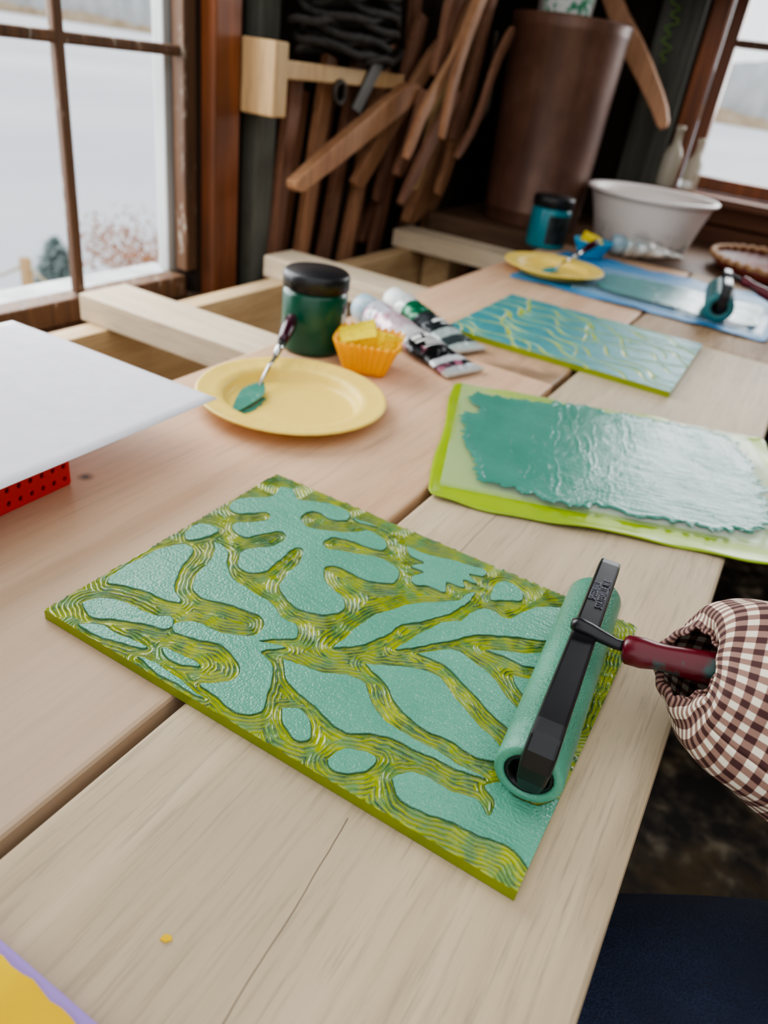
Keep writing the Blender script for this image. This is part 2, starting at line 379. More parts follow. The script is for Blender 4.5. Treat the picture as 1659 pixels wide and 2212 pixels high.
info(wb,'old dark brown wooden bench top along the wall','workbench')
for x in (-.70,.55):
    for y in (-.2,.14):
        V,F=boxes([(x,x+.07,y,y+.07,-.70,0)]); mesh('leg',V,F,TOOLD,wb)
# ---------------------------------------------------------------- ink slabs
def localpoly(P,n=4): 
    Q=catmull(list(P)+[P[0]],n)[:-1]; return np.array(Q)
def inkblob(name,P,mat,parent,z0,res=.0022,h=.0009,seed=1,jag=.0022,rid=26,ra=.00034):
    rng=np.random.RandomState(seed); Q=localpoly(P,3)/1000
    out=[]
    m=len(Q); wk=0
    for i in range(m):
        a,b=Q[i],Q[(i+1)%m]; L_=np.hypot(*(b-a)); k=max(int(L_/.0016),1)
        nrm=np.array([-(b-a)[1],(b-a)[0]])/max(L_,1e-6)
        for j in range(k):
            wk=wk*.8+rng.randn()*jag*.5; out.append(a+(b-a)*j/k+nrm*wk)
    Q=np.array(out)
    x0,y0=Q.min(0); x1,y1=Q.max(0); xs=np.arange(x0,x1,res); ys=np.arange(y0,y1,res); XX,YY=np.meshgrid(xs,ys)
    ins=np.zeros(XX.shape,bool); dm=np.full(XX.shape,9.)
    for i in range(len(Q)):
        a=Q[i];c_=Q[i-1]
        cond=((a[1]>YY)!=(c_[1]>YY))&(XX<(c_[0]-a[0])*(YY-a[1])/(c_[1]-a[1]+1e-12)+a[0]); ins^=cond
        dm=np.minimum(dm,np.hypot(XX-a[0],YY-a[1]))
    edge=np.clip(dm/.003,0,1)
    Z=z0+h*(.35+.65*np.sqrt(edge))+.0007*np.clip(1-np.abs(dm-.004)/.003,0,1)
    Z+=.00005*rng.randn(*XX.shape)+.00012*np.sin(XX*70+2*np.sin(YY*40))*np.sin(YY*55)
    for k in range(rid):
        xc=rng.uniform(x0,x1);sl=rng.uniform(-.1,.1);ya=rng.uniform(y0,y1);yl=rng.uniform(.015,.09)
        am=ra*rng.uniform(.4,1.3)*(.6+.4*np.sin(YY*300+k*2)*np.sin(YY*170+k))
        if k%5==4: Z+=am*np.exp(-((YY-ya-sl*(XX-xc))/.0012)**2)*(np.abs(XX-xc)<yl*.7)
        else: Z+=am*np.exp(-((XX-xc-sl*(YY-ya)-.0012*np.sin(YY*140+k))/.0010)**2)*(np.abs(YY-ya)<yl)
    V=np.stack([XX,YY,Z],-1).reshape(-1,3); n=XX.shape[1]; F=[]
    jj,ii=np.nonzero(ins[:-1,:-1]&ins[1:,:-1]&ins[:-1,1:]&ins[1:,1:])
    used={}
    VV=[]
    def u(k):
        if k not in used: used[k]=len(VV); VV.append(V[k])
        return used[k]
    for j,i in zip(jj,ii):
        k=j*n+i; F.append((u(k),u(k+1),u(k+n+1),u(k+n)))
    return mesh(name,VV,F,mat,parent,smooth=True)
GL=base('clear_glass',(225,240,232),.03,0,.5,.0); GL.node_tree.nodes['Principled BSDF'].inputs['Alpha'].default_value=.14
MATL=noisy('lime_mat',(158,184,30),(138,166,24),14,.28,.15,sub=0)
def mat_sheet(name,w,h,mat,loc,rot,seed):
    nx,ny=90,70; V=[];F=[]
    for j in range(ny+1):
        for i in range(nx+1):
            x=w*i/nx;y=h*j/ny; e=min(x,y,w-x,h-y); up=max(0,1-e/.016)
            cx=max(0,abs(x-w/2)-(w/2-.012)); cy=max(0,abs(y-h/2)-(h/2-.012)); k=1
            if cx>0 and cy>0: k=.012/max(.012,math.hypot(cx,cy))
            xx=w/2+math.copysign(min(abs(x-w/2),w/2-.012)+cx*k,x-w/2); yy=h/2+math.copysign(min(abs(y-h/2),h/2-.012)+cy*k,y-h/2)
            yy+=.0022*math.sin(x*31+seed)*up+.001*math.sin(x*90)*up; xx+=.0015*math.sin(y*40+seed)*up
            zz=.0012+up*(.0016*(1+math.sin(x*42+y*31+seed))+.0006*(1+math.sin(x*110+y*95)))
            V.append((xx,yy,zz))
    for j in range(ny):
        for i in range(nx):
            k=j*(nx+1)+i; F.append((k,k+1,k+nx+2,k+nx+1))
    return mesh(name,V,F,mat,None,loc,rot,smooth=True,solid=.0012)
r1=math.radians(20.5)
m1=mat_sheet('cutting_mat',.354,.280,MATL,(-.206,.501,0),(0,0,r1),2); info(m1,'lime green translucent flexible mat under a glass inking slab','mat')
gs=mesh('inking_slab',*[*boxes([(0,.325,0,.250,0,.004)])],GL,None,(-.206,.5285,.0024),(0,0,r1),bevel=.0008)
info(gs,'clear glass inking slab spread with sea-green ink on a lime mat','inking slab')
INK1=[(17,226),(60,228),(102,240),(167,244),(231,244),(285,240),(309,222),(306,142),(301,84),(290,30),(247,8),(185,6),(121,4),(80,5),(52,18),(30,18),(22,60),(9,108),(8,154),(19,176),(10,200)]
inkblob('wet_ink',INK1,INKG,gs,.004,res=.0012,seed=3,jag=.0040,rid=52)
BLUM=noisy('blue_mat',(56,130,182),(66,142,192),10,.5,.05)
m2=mat_sheet('cutting_mat',.455,.365,BLUM,(-.465,1.337,0),(0,0,.01),5); info(m2,'bright blue flexible mat lying under a glass slab','mat')
gs2=mesh('inking_slab',*[*boxes([(0,.335,0,.235,0,.004)])],GL,None,(-.355,1.368,.0024),(0,0,.01),bevel=.0008)
info(gs2,'clear glass inking slab spread with turquoise ink on blue mat','inking slab')
inkblob('wet_ink',[(25,60),(30,110),(20,170),(70,200),(150,215),(250,205),(315,215),(320,120),(315,40),(240,20),(150,30),(80,22)],INKB,gs2,.004,res=.003,seed=8)
# ---------------------------------------------------------------- brayers
def textmesh(body,size,mat,parent,name,M,ext=.0004,space=1.0,align='CENTER'):
    cu=bpy.data.curves.new(name,'FONT'); cu.body=body; cu.size=size; cu.extrude=ext; cu.align_x=align; cu.align_y='CENTER'; cu.space_line=space; cu.resolution_u=3; cu.space_character=1.1
    o=bpy.data.objects.new(name,cu); COL.objects.link(o); bpy.context.view_layer.update()
    me=bpy.data.meshes.new_from_object(o.evaluated_get(bpy.context.evaluated_depsgraph_get())); bpy.data.objects.remove(o)
    me.transform(M); me.materials.clear(); me.materials.append(mat)
    q=bpy.data.objects.new(name,me); link(q,parent); return q
BLK2=base('lettering_grey',(100,100,108),.3)  # raised letters coloured paler than the black frame so they stand out
def brayer(loc,rot,inkm,length,r=.0175,letters=True,hz=.02):
    e=empty('brayer',loc,rot); h=length/2
    prof=[(.0125,h-.012),(.0125,h),(.0135,h+.0005),(r-.001,h+.0005),(r,h-.0008)]
    prof+= [(r,h-.0008-(2*h-.0016)*i/20) for i in range(1,21)]
    prof+=[(r-.001,-h-.0005),(.0135,-h-.0005),(.0125,-h),(.0125,-h+.012)]
    ro=lathe('roller',prof,inkm,e,seg=56,loc=(0,0,r),rot=(math.radians(90),0,0)); 
    lathe('roller_core',[(.0001,h-.0118),(.0124,h-.0118),(.0124,h-.011),(.0124,-h+.011),(.0124,-h+.0118),(.0001,-h+.0118)],BLACK,ro,seg=32)
    for s_ in (1,-1):
        lathe('core_ring',[(.0122,s_*(h-.0115)),(.0122,s_*(h-.0004)),(.0104,s_*(h-.0004)),(.0104,s_*(h-.0115))],BLACK,ro,seg=32,fn=lambda a,rr,z:(rr*(1-.05*(math.sin(a*9)>.2)) if rr<.011 else rr,z))
    t=.0028; zt=2*r+.013; zc=r
    pts=[(-h+.004,zc-.006),(-h-.0030,zc-.003),(-h-.006,zc+.006),(-h-.0068,zt-.016),(-h-.0055,zt-.007),(-h-.0015,zt-.0015),(-h+.006,zt+.0004),(-h*.2,zt+.0006),(h*.3,zt+.0006),(h-.006,zt+.0004),(h+.0015,zt-.0015),(h+.0055,zt-.007),(h+.0068,zt-.016),(h+.006,zc+.006),(h+.0030,zc-.003),(h-.004,zc-.006)]
    wd=[.004,.0060,.0076,.0082,.0082,.0080,.0078,.0074,.0072,.0070,.0068,.0066,.0064,.0060,.005,.004]
    V=[];F=[]
    for i,(y,z) in enumerate(pts):
        a=pts[max(i-1,0)];b=pts[min(i+1,len(pts)-1)]; d=Vector((b[0]-a[0],b[1]-a[1])).normalized(); n=Vector((-d[1],d[0]))
        for sx_,st_ in ((-1,-1),(1,-1),(1,1),(-1,1)): V.append((sx_*wd[i]*(1 if st_<0 else .9)+.002,y+n[0]*t*st_,z+n[1]*t*st_))
    for i in range(len(pts)-1):
        for j in range(4): F.append((4*i+j,4*i+(j+1)%4,4*i+4+(j+1)%4,4*i+4+j))
    F+=[(0,1,2,3),(4*len(pts)-4,4*len(pts)-3,4*len(pts)-2,4*len(pts)-1)]
    fr=mesh('frame',V,F,BLACK,e,bevel=.0014,smooth=False)
    sweep('axle',[(0,-h-.006,zc),(0,-h+.012,zc)],.0022,STEEL,e); sweep('axle',[(0,h+.001,zc),(0,h-.012,zc)],.0022,STEEL,e)
    sweep('neck',[(-.006,.0015,zt+.0035),(-.003,.0012,zt+.0042),(.004,.0006,zt+.0040),(.012,0,zt+.0032),(.019,0,zt+.0022),(.027,0,zt+.003*hz/.02)],[.0030,.0048,.0044,.0036,.0032,.0032],BLACK,e)
    x0=.0235;zb=zt+.001; hp=[];hr=[]
    for s,rr in ((0,.0062),(.002,.0080),(.010,.0084),(.016,.0074),(.022,.0072),(.035,.0085),(.06,.0098),(.09,.0092),(.105,.0075),(.110,.003)):
        hp.append((x0+s,0,zb+(hz-.0)*s/.11)); hr.append(rr)
    sweep('handle',hp,hr,RED,e,seg=20)
    if letters:
        M=Matrix.Translation((.0019,h*.50,zt+t+.0008))@Matrix.Rotation(math.radians(90),4,'Z')@Matrix.Diagonal((.60,1,1,1))
        o=textmesh('SPEEDBALL\nSTATESVILLE, N.C.',.0062,BLK2,fr,'lettering',M,space=.85); o['label']='raised black lettering'
    return e
br=brayer((-.0340,.3410,.0081),(0,0,math.radians(5)),INKR,.164)
info(br,'brayer with sea-green inked roller, black frame and dark red handle','ink roller')
br2=brayer((-.110,1.435,.0078),(0,0,math.radians(8)),INKR2,.146,r=.024,letters=False,hz=-.034); info(br2,'brayer with turquoise inked roller resting on glass slab','ink roller')
# ---------------------------------------------------------------- plates & palette knives
def plate(loc,label,rz=0):
    prof=[(.0001,.0010),(.030,.0010),(.062,.0010),(.0650,.0016),(.0672,.0055),(.0692,.0102),(.0712,.0128),(.078,.0134),(.086,.0144),(.0925,.0160),(.0945,.0164),(.0955,.0148)]
    def fn(a,r,z):
        if r>.064: z+=.0004*abs(math.sin(a*14))**14*(1 if r<.09 else .4)
        return r,z
    P=lathe('paper_plate',prof,YPL,None,seg=224,fn=fn,loc=loc,rot=(0,0,rz),solid=.0009); info(P,label,'plate'); return P
plate((-.398,.572,0),'round yellow paper plate holding a palette knife')
plate((-.416,1.440,.004),'yellow paper plate with turquoise ink on blue mat',.4)
def knife(A,B,C_,D,inkm,label,w=.012):
    A,B,C_,D=[Vector(p) for p in (A,B,C_,D)]; e=empty('palette_knife',A); 
    d=(B-A); s=Vector((-d.y,d.x,0)).normalized(); F=[];V=[]
    prof=[(0,.05),(.15,.40),(.35,.72),(.55,.95),(.68,1),(.82,.75),(.95,.3),(1.0,.2)]
    for t,ww in prof:
        c_=d*t; V+=[c_-s*w*ww,c_+s*w*ww]
    for i in range(len(prof)-1): F.append((2*i,2*i+1,2*i+3,2*i+2))
    mesh('blade',V,F,inkm,e,solid=.0012,smooth=False)
    m1=(B-A)+(C_-B)*.5+Vector((0,0,.003))
    sweep('shank',[B-A-(d*.12),m1,C_-A],[.0014,.002,.0024],STEEL,e)
    ax_=(D-C_); sweep('ferrule',[C_-A,C_-A+ax_*.34],[.0034,.0052],STEEL,e)
    sweep('handle',[C_-A+ax_*.33,C_-A+ax_*.45,C_-A+ax_*.65,C_-A+ax_*.9,C_-A+ax_],[.0054,.0062,.0080,.0072,.003],base('knife_handle_'+label[-5:],(56,14,32),.22),e)
    info(e,label,'palette knife'); return e
knife((-.423,.510,.0040),(-.444,.582,.0095),(-.458,.622,.024),(-.486,.690,.048),INKG,'palette knife with inked blade and dark burgundy handle on plate')
knife((-.425,1.385,.0082),(-.412,1.455,.0135),(-.400,1.50,.029),(-.376,1.575,.058),INKB,'palette knife with turquoise blade and dark handle on plate')
for mm,pl in ((INKG,bpy.data.objects['paper_plate']),(INKB,bpy.data.objects['paper_plate.001'])):
    inkblob('ink_smear',[(-30,-54),(-20,-52),(-18,-34),(-24,-12),(-30,-5),(-42,-14),(-36,-38)],mm,pl,.0015,res=.0012,h=.0006,seed=4,jag=.0006,rid=3)
# ---------------------------------------------------------------- jars
def jar(loc,r,h,bodyc,label,labc,rz,tag):
    e=empty('ink_jar',loc,(0,0,rz)); m=base('jar_'+tag,bodyc,.28,0,.5)
    lathe('jar_body',[(.0001,0),(r*.85,0),(r*.97,.003),(r,.008),(r,h*.72),(r*.97,h*.76),(r*.86,h*.79),(r*.86,h*.9),(.0001,h*.9)],m,e,seg=48)
    lathe('lid',[(.0001,h),(r*.93,h),(r*.99,h-.002),(r*1.01,h-.005),(r*1.01,h*.80),(r*.98,h*.795),(r*.87,h*.795)],BPLA,e,seg=96,fn=lambda a,rr,z:(rr*(1+.012*(math.sin(a*48)>0)) if z<h-.004 else rr,z))
    V=[];F=[];n=20; rr=r*1.006
    for i in range(n+1):
        a=math.radians(-70+110*i/n)
        V+=[(rr*math.cos(a),rr*math.sin(a),h*.12),(rr*math.cos(a),rr*math.sin(a),h*.66)]
    for i in range(n): F.append((2*i,2*i+2,2*i+3,2*i+1))
    lb=noisy('jar_label_'+tag,labc,tuple(int(x*.35) for x in labc),70,.5,0,lo=.48,hi=.52); mesh('jar_label',V,F,lb,e,smooth=True)
    info(e,label,'jar'); return e
jar((-.486,.732,0),.0385,.094,(12,74,54),'dark green ink jar with black ribbed lid by a plate',(214,222,214),math.radians(72),'green')
jar((-.525,1.70,0),.044,.108,(22,116,128),'teal ink jar with black lid and dark label',(34,40,42),math.radians(-5),'teal')
# ---------------------------------------------------------------- silicone cups and sponges
def cup(loc,rz,mat,label,bs,ts,h,sq=6):
    V=[];F=[];n=288;rows=8
    for k in range(rows+1):
        t=k/rows; s=bs+(ts-bs)*t
        for i in range(n):
            a=2*math.pi*i/n; c_,s_=math.cos(a),math.sin(a)
            rr=s/((abs(c_)**sq+abs(s_)**sq)**(1/sq)); rr*=1+.05*math.sin(a*32)*(0.35+.65*t)
            V.append((rr*c_,rr*s_,.001+h*t+.0016*math.sin(a*32)*(k==rows)))
    for k in range(rows):
        for i in range(n): F.append((k*n+i,k*n+(i+1)%n,(k+1)*n+(i+1)%n,(k+1)*n+i))
    F.append(tuple(range(n)))
    o=mesh('silicone_cup',V,F,mat,None,loc,(0,0,rz),smooth=True,solid=.0014); info(o,label,'cup'); return o
cup((-.402,.725,0),math.radians(22),ORNG,'fluted square orange silicone baking cup holding yellow sponge',.024,.037,.038)
cup((-.415,1.69,.003),math.radians(10),BLUS,'fluted blue silicone baking cup with yellow sponge',.024,.040,.034,2)
def sponge(loc,rot,dims,label,seed):
    import bmesh
    rng=random.Random(seed); bm=bmesh.new(); bmesh.ops.create_cube(bm,size=1); bmesh.ops.subdivide_edges(bm,edges=bm.edges,cuts=5,use_grid_fill=True)
    for v in bm.verts:
        v.co=Vector((v.co.x*dims[0],v.co.y*dims[1]*(1+.25*v.co.x),v.co.z*dims[2]))+Vector([rng.uniform(-.0006,.0006) for _ in range(3)])
    me=bpy.data.meshes.new('sponge'); bm.to_mesh(me); bm.free(); me.materials.append(SPG)
    o=bpy.data.objects.new('sponge',me); COL.objects.link(o); o.location=loc; o.rotation_euler=rot
    info(o,label,'sponge'); return o
sponge((-.412,.720,.034),(.35,-.35,.5),(.042,.030,.024),'small torn yellow sponge tucked in an orange cup',1)
sponge((-.388,.738,.034),(-.1,.3,1.2),(.028,.026,.018),'small yellow sponge piece in an orange cup',5)
sponge((-.42,1.69,.036),(.2,.3,.5),(.04,.03,.02),'yellow sponge scrap in a blue cup',2)
# ---------------------------------------------------------------- paint tubes
def tubem(name,stops,smear,smc):
    m=base(name,(220,220,215),.28,.25); g=NT(m); tc=g.n('TexCoord').outputs['Object']; sx=g.n('SeparateXYZ',{0:tc})
    nz=g.n('TexNoise',{'Vector':tc,'Scale':70,'Detail':3}).outputs[0]
    f=g.math('ADD',g.math('MULTIPLY',sx.outputs[0],5),g.math('MULTIPLY',g.math('SUBTRACT',nz,.5),.03))
    nd=g.n('ValToRGB',{0:f}); nd.color_ramp.interpolation='CONSTANT'
    while len(nd.color_ramp.elements)<len(stops): nd.color_ramp.elements.new(.5)
    for e,(p,c) in zip(nd.color_ramp.elements,stops): e.position=p;e.color=L(c)
    sm=g.n('TexNoise',{'Vector':tc,'Scale':45,'Detail':5}).outputs[0]
    g.set('Base Color',g.mix(g.ramp(sm,[(smear,(0,0,0,1)),(smear+.06,(.8,.8,.8,1))]),nd.outputs[0],L(smc))); g.bump(g.n('TexNoise',{'Vector':tc,'Scale':38,'Detail':2}).outputs[0],1.0,.009)
    return m
WPR=base('label_print_white',(232,232,228),.5)
def tube(A,B,r,wt,mat,capm,label,marks=None):
    A=Vector(A);B=Vector(B);d=B-A; l=d.length; e=empty('ink_tube',A,(0,math.asin(-d.z/l)*1.0,math.atan2(d.y,d.x)))
    n=36;rows=40;V=[];F=[]
    def surf(t,a,off=0):
        x=.028+(l-.028)*t; ry=r+(wt-r)*t; rz=r*(1-t)**.8+.0012*t
        dent=1+.20*math.sin(t*17+a*2)*math.sin(t*9+1)*min(t*3,1)*(1-t*.6)
        return Vector((x,(ry+off)*math.cos(a)*(1+.06*math.sin(t*23)),(rz*dent+off)*math.sin(a)))
    for k in range(rows+1):
        t=k/rows
        for i in range(n):
            a=2*math.pi*i/n
            if k==0: p=surf(0,a); p=Vector((p.x,p.y*.6,p.z*.6))
            else: p=surf(t,a)
            V.append(p)
    for k in range(rows):
        for i in range(n): F.append((k*n+i,k*n+(i+1)%n,(k+1)*n+(i+1)%n,(k+1)*n+i))
    F+=[tuple(range(n)),tuple(range(rows*n,rows*n+n))]
    mesh('tube_body',V,F,mat,e,smooth=True)
    V,F=boxes([(l-.010,l+.001,-wt*1.02,wt*1.02,-.0018,.0022)]); mesh('tube_crimp',V,F,base('crimp_'+label[:5],(206,206,200),.35,.4),e,bevel=.0006)
    lathe('cap',[(.0001,0),(r*.78,0),(r*.84,.002),(r*.86,.024),(r*.55,.030),(.0001,.030)],capm,e,seg=60,fn=lambda a,rr,z:(rr*(1+.03*(math.sin(a*20)>0)),z),rot=(0,math.radians(90),0))
    if marks:
        V=[];F=[]
        for (t0,t1,a0,a1) in marks:
            o=len(V); 
            for i in range(9):
                a=a0+(a1-a0)*i/8; V+=[surf(t0,a,.0004),surf(t1,a,.0004)]
            F+=[(o+2*i,o+2*i+2,o+2*i+3,o+2*i+1) for i in range(8)]
        mesh('tube_print',V,F,WPR,e)
    info(e,label,'ink tube'); return e
TM1=tubem('tube_worn_white',[(0,(206,206,214)),(.30,(206,184,192)),(.50,(214,212,212)),(.60,(20,20,22)),(.86,(216,218,220)),(.92,(36,40,44)),(.97,(190,196,196))],.58,(190,120,140))
TM2=tubem('tube_green',[(0,(214,218,216)),(.24,(16,96,62)),(.40,(40,46,48)),(.62,(176,190,186)),(.70,(60,70,72)),(.8,(180,196,190))],.66,(110,180,170))
TM3=tubem('tube_white',[(0,(216,214,206)),(.2,(200,200,194)),(.4,(220,216,208)),(.6,(194,192,184))],.58,(150,180,184))
CAPW=base('cap_white',(222,224,222),.4); CAPB=noisy('cap_blue_grey',(120,160,180),(190,200,200),60,.45,.1)
mk=[(.52,.56,.7,1.5),(.52,.56,1.7,2.3),(.58,.60,.7,2.3),(.62,.64,.7,1.9),(.66,.67,.7,2.2)]
tube((-.500,.866,.0235),(-.305,.796,.005),.0215,.0310,TM1,CAPB,'worn paint tube with black label and inky blue-grey cap',mk)
tube((-.497,.946,.021),(-.335,.876,.005),.0195,.0270,TM2,CAPW,'green and grey ink tube with white cap',[(.5,.53,.8,2.0),(.56,.58,.8,1.6)])
tube((-.39,1.755,.030),(-.25,1.83,.024),.024,.024,TM3,CAPB,'smeared white paint tube lying by a white bowl')
# ---------------------------------------------------------------- bowl, tray, barrel, tub
BOWL=noisy('bowl_offwhite',(226,218,212),(212,202,196),6,.35,.02)
bw=lathe('mixing_bowl',[(.0001,.0),(.104,.0),(.110,.004),(.114,.02),(.128,.07),(.141,.108),(.144,.116),(.153,.118),(.155,.124),(.150,.127),(.141,.122),(.138,.108),(.124,.07),(.110,.022),(.104,.006),(.0001,.005)],BOWL,None,seg=96,loc=(-.374,1.972,0))
g=NT(BOWL); tc=g.n('TexCoord').outputs['Object']; n1=g.n('TexNoise',{'Vector':tc,'Scale':22,'Detail':4}).outputs[0]
zz=g.n('SeparateXYZ',{0:tc}).outputs[2]; lowm=g.ramp(g.math('MULTIPLY',zz,8),[(.15,(1,1,1,1)),(.5,(0,0,0,1))])
g.set('Base Color',g.mix(g.math('MULTIPLY',lowm,g.ramp(n1,[(.5,(0,0,0,1)),(.6,(.8,.8,.8,1))])),L((228,218,212)),L((112,128,128))))
info(bw,'large off-white plastic mixing basin with paint smudges at base','bowl')
TRAY=noisy('tray_red_brown',(120,52,38),(90,38,28),20,.4,.1)
tr=lathe('woven_tray',[(.0001,.004),(.12,.004),(.15,.010),(.168,.026),(.172,.030),(.176,.026),(.155,.004),(.12,0),(.0001,0)],TRAY,None,seg=72,loc=(-.030,1.985,0)); info(tr,'shallow red-brown basket tray with woven wicker rim','tray')
WICK=noisy('wicker',(182,140,98),(120,84,54),160,.6,.5)
rim=[]
for i in range(240):
    a=2*math.pi*i/240; rim.append((.172*math.cos(a)+.003*math.cos(a)*math.sin(a*40),.172*math.sin(a)+.003*math.sin(a)*math.sin(a*40),.031+.003*math.cos(a*40)))
sweep('wicker_rim',rim,.006,WICK,tr,seg=8,closed=True)
BAR=base('barrel_rust',(100,66,52),.42,.15); g=NT(BAR); tc=g.n('TexCoord').outputs['Object']
a=g.n('TexNoise',{'Vector':g.n('Mapping',{0:tc,3:(1,1,.12)}).outputs[0],'Scale':26,'Detail':7}).outputs[0]
b_=g.n('TexNoise',{'Vector':tc,'Scale':7,'Detail':9,'Roughness':.6}).outputs[0]
c=g.ramp(b_,[(.32,L((92,62,50))),(.5,L((112,78,62))),(.68,L((132,98,80)))]); c=g.mix(g.ramp(a,[(.45,(0,0,0,1)),(.7,(.6,.6,.6,1))]),c,L((76,52,42))); g.set('Base Color',c); g.bump(b_,.25,.004)
ba=lathe('metal_drum',[(.0001,0),(.121,0),(.123,.004),(.1235,.03),(.126,.033),(.1245,.037),(.1365,.42),(.139,.425),(.137,.43),(.140,.441),(.139,.447),(.134,.443),(.130,.43),(.0001,.43)],BAR,None,seg=72,loc=(-.668,1.985,0)); info(ba,'tall rust-brown cylindrical metal drum standing on bench','drum')
bk=lathe('plastic_tub',[(.0001,0),(.058,0),(.062,.004),(.070,.12),(.074,.122),(.074,.128),(.066,.128),(.0001,.126)],WHITE,None,seg=48,loc=(-.705,2.02,.4305)); info(bk,'white plastic tub with green printing on drum','tub')
V=[];F=[]
for i in range(21):
    a=math.radians(-120+110*i/20); V+=[(.0630*math.cos(a),.0630*math.sin(a),.012),(.0712*math.cos(a),.0712*math.sin(a),.09)]
for i in range(20): F.append((2*i,2*i+2,2*i+3,2*i+1))
mesh('tub_label',V,F,noisy('tub_print',(226,226,220),(70,150,110),60,.5,0,lo=.5,hi=.52),bk,smooth=True)
# ---------------------------------------------------------------- paper, basket, yellow sheet
V=[];F=[];nx,ny=20,20
for j in range(ny+1):
    for i in range(nx+1):
        x=i/nx;y=j/ny; V.append((-.255+.255*x,-.33+.33*y,.0005*math.sin(x*5)+ .004*(1-y)+.001*y))
for j in range(ny):
    for i in range(nx):
        k=j*(nx+1)+i; F.append((k,k+1,k+nx+2,k+nx+1))
pa=mesh('paper_sheet',V,F,PAPER,None,(-.389,.449,.0485),(0,0,.02),smooth=True,solid=.0003); info(pa,'blank white paper sheet lying on a red plastic basket','paper')
REDP=base('red_plastic',(222,44,44),.2,0,.5,.0,coat=.4,sub=.3)
bs=empty('plastic_basket',(-.516,.213,0),(0,0,.02)); info(bs,'red perforated plastic basket under a paper sheet','basket')
w_,l_,h_=.088,.112,.0475
def holes(length,h):
    V=[];F=[];p=.0095; nu=int(length/p); nv=max(int(h/p),1); du=length/nu;dv=h/nv
    for a in range(nu):
        for b in range(nv):
            cu=(a+.5)*du; cv=(b+.5)*dv; o=len(V); sq=[(-.5,-.5),(0,-.5),(.5,-.5),(.5,0),(.5,.5),(0,.5),(-.5,.5),(-.5,0)]
            V+=[(cu+x*du,cv+y*dv) for x,y in sq]; V+=[(cu+x/math.hypot(x,y)*du*.22,cv+y/math.hypot(x,y)*dv*.22) for x,y in sq]
            F+=[(o+i,o+(i+1)%8,o+8+(i+1)%8,o+8+i) for i in range(8)]
    return V,F
V=[];F=[]
for (ox,oy,dx,dy,ln) in ((w_,-l_,0,1,2*l_),(-w_,-l_,0,1,2*l_),(-w_,-l_,1,0,2*w_),(-w_,l_,1,0,2*w_)):
    v,f=holes(ln,h_-.004); o=len(V); V+=[(ox+dx*a,oy+dy*a,.002+b) for a,b in v]; F+=[tuple(i+o for i in q) for q in f]
mesh('basket_wall',V,F,REDP,bs,solid=.0018)
V,F=boxes([(-w_,w_,-l_,l_,0,.002)]); mesh('basket_base',V,F,REDP,bs)
V,F=boxes([(w_-.003,w_+.004,-l_-.003,l_+.004,h_-.004,h_+.001),(-w_-.004,-w_+.003,-l_-.003,l_+.004,h_-.004,h_+.001),(-w_,w_,l_-.003,l_+.004,h_-.004,h_+.001),(-w_,w_,-l_-.003,-l_+.003,h_-.004,h_+.001)]); mesh('basket_rim',V,F,REDP,bs,bevel=.001)
PUR=base('purple_tray',(156,128,198),.5)
YEL=noisy('yellow_ink_sheet',(232,192,0),(218,174,0),30,.6,.4,dist=.003,spec=.25)
ty=box('craft_tray',(-.40,-.075,-.17,.078,.0,.009),PUR,None,.002); info(ty,'lilac plastic tray edge under a bright yellow sheet','tray')
V=[];F=[];nx=60
for j in range(2):
    for i in range(nx+1):
        x=-.395+.315*i/nx; V.append((x,(-.165 if j==0 else .0735+.0006*math.sin(i*1.9)+.0004*math.sin(i*.7)),.0100+.0003*math.sin(i)))
for i in range(nx): F.append((i,i+1,nx+2+i,nx+1+i))
ys=mesh('craft_sheet',V,F,YEL,None,solid=.0012); info(ys,'bright yellow sheet with ragged edge on lilac tray','sheet')
ch=mesh('paint_crumb',[(0,.001,0),(.0025,0,0),(.005,.0012,0),(.0042,.0028,0),(.0015,.0032,0)],[(0,1,2,3,4)],YEL,None,(-.125,.113,.0004),(0,0,.5),solid=.0008); info(ch,'tiny yellow scrap on the plank','scrap')
# ---------------------------------------------------------------- room
def struct(o): o['kind']='structure'; return o
def wallbox(name,lst,mat,bevel=0):
    V,F=boxes(lst); return struct(mesh(name,V,F,mat,None,bevel=bevel))
wallbox('wall_left',[(-1.02,-.95,-1.2,.33,-.75,1.5),(-1.02,-.95,1.035,2.42,-.75,1.5),(-1.02,-.95,.33,1.035,-.75,-.105),(-1.02,-.95,.33,1.035,.95,1.5)],DARK)
wallbox('wall_far',[(-.95,-.40,2.35,2.42,-.75,1.5),(.50,1.9,2.35,2.42,-.75,1.5),(-.40,.50,2.35,2.42,-.75,.11),(-.40,.50,2.35,2.42,1.12,1.5)],DARK)
wallbox('unseen_wall_right',[(1.9,1.97,-1.2,2.42,-.75,1.5)],DARK)  # out-of-view dark wall, added to hold back fill from the right
FLO=noisy('floor_stone',(58,48,38),(28,24,20),16,.6,.6,detail=9,dist=.004,lo=.35,hi=.62)
g=NT(FLO); tc=g.n('TexCoord').outputs['Object']; v=g.n('TexNoise',{'Vector':tc,'Scale':26,'Detail':8}).outputs[0]; v2=g.n('TexNoise',{'Vector':tc,'Scale':6,'Detail':6}).outputs[0]
c=g.ramp(v,[(.42,L((34,28,24))),(.56,L((72,62,50))),(.70,L((132,120,100)))])
g.set('Base Color',g.mix(g.ramp(v2,[(.5,(0,0,0,1)),(.62,(.6,.6,.6,1))]),c,L((92,70,32))))
wallbox('floor',[(-1.02,1.9,-1.2,2.42,-.80,-.75)],FLO)
wallbox('unseen_ceiling',[(-1.02,1.9,1.05,2.42,1.5,1.56)],DARK)  # out-of-view cover added to cut top fill, stopped short to let light in
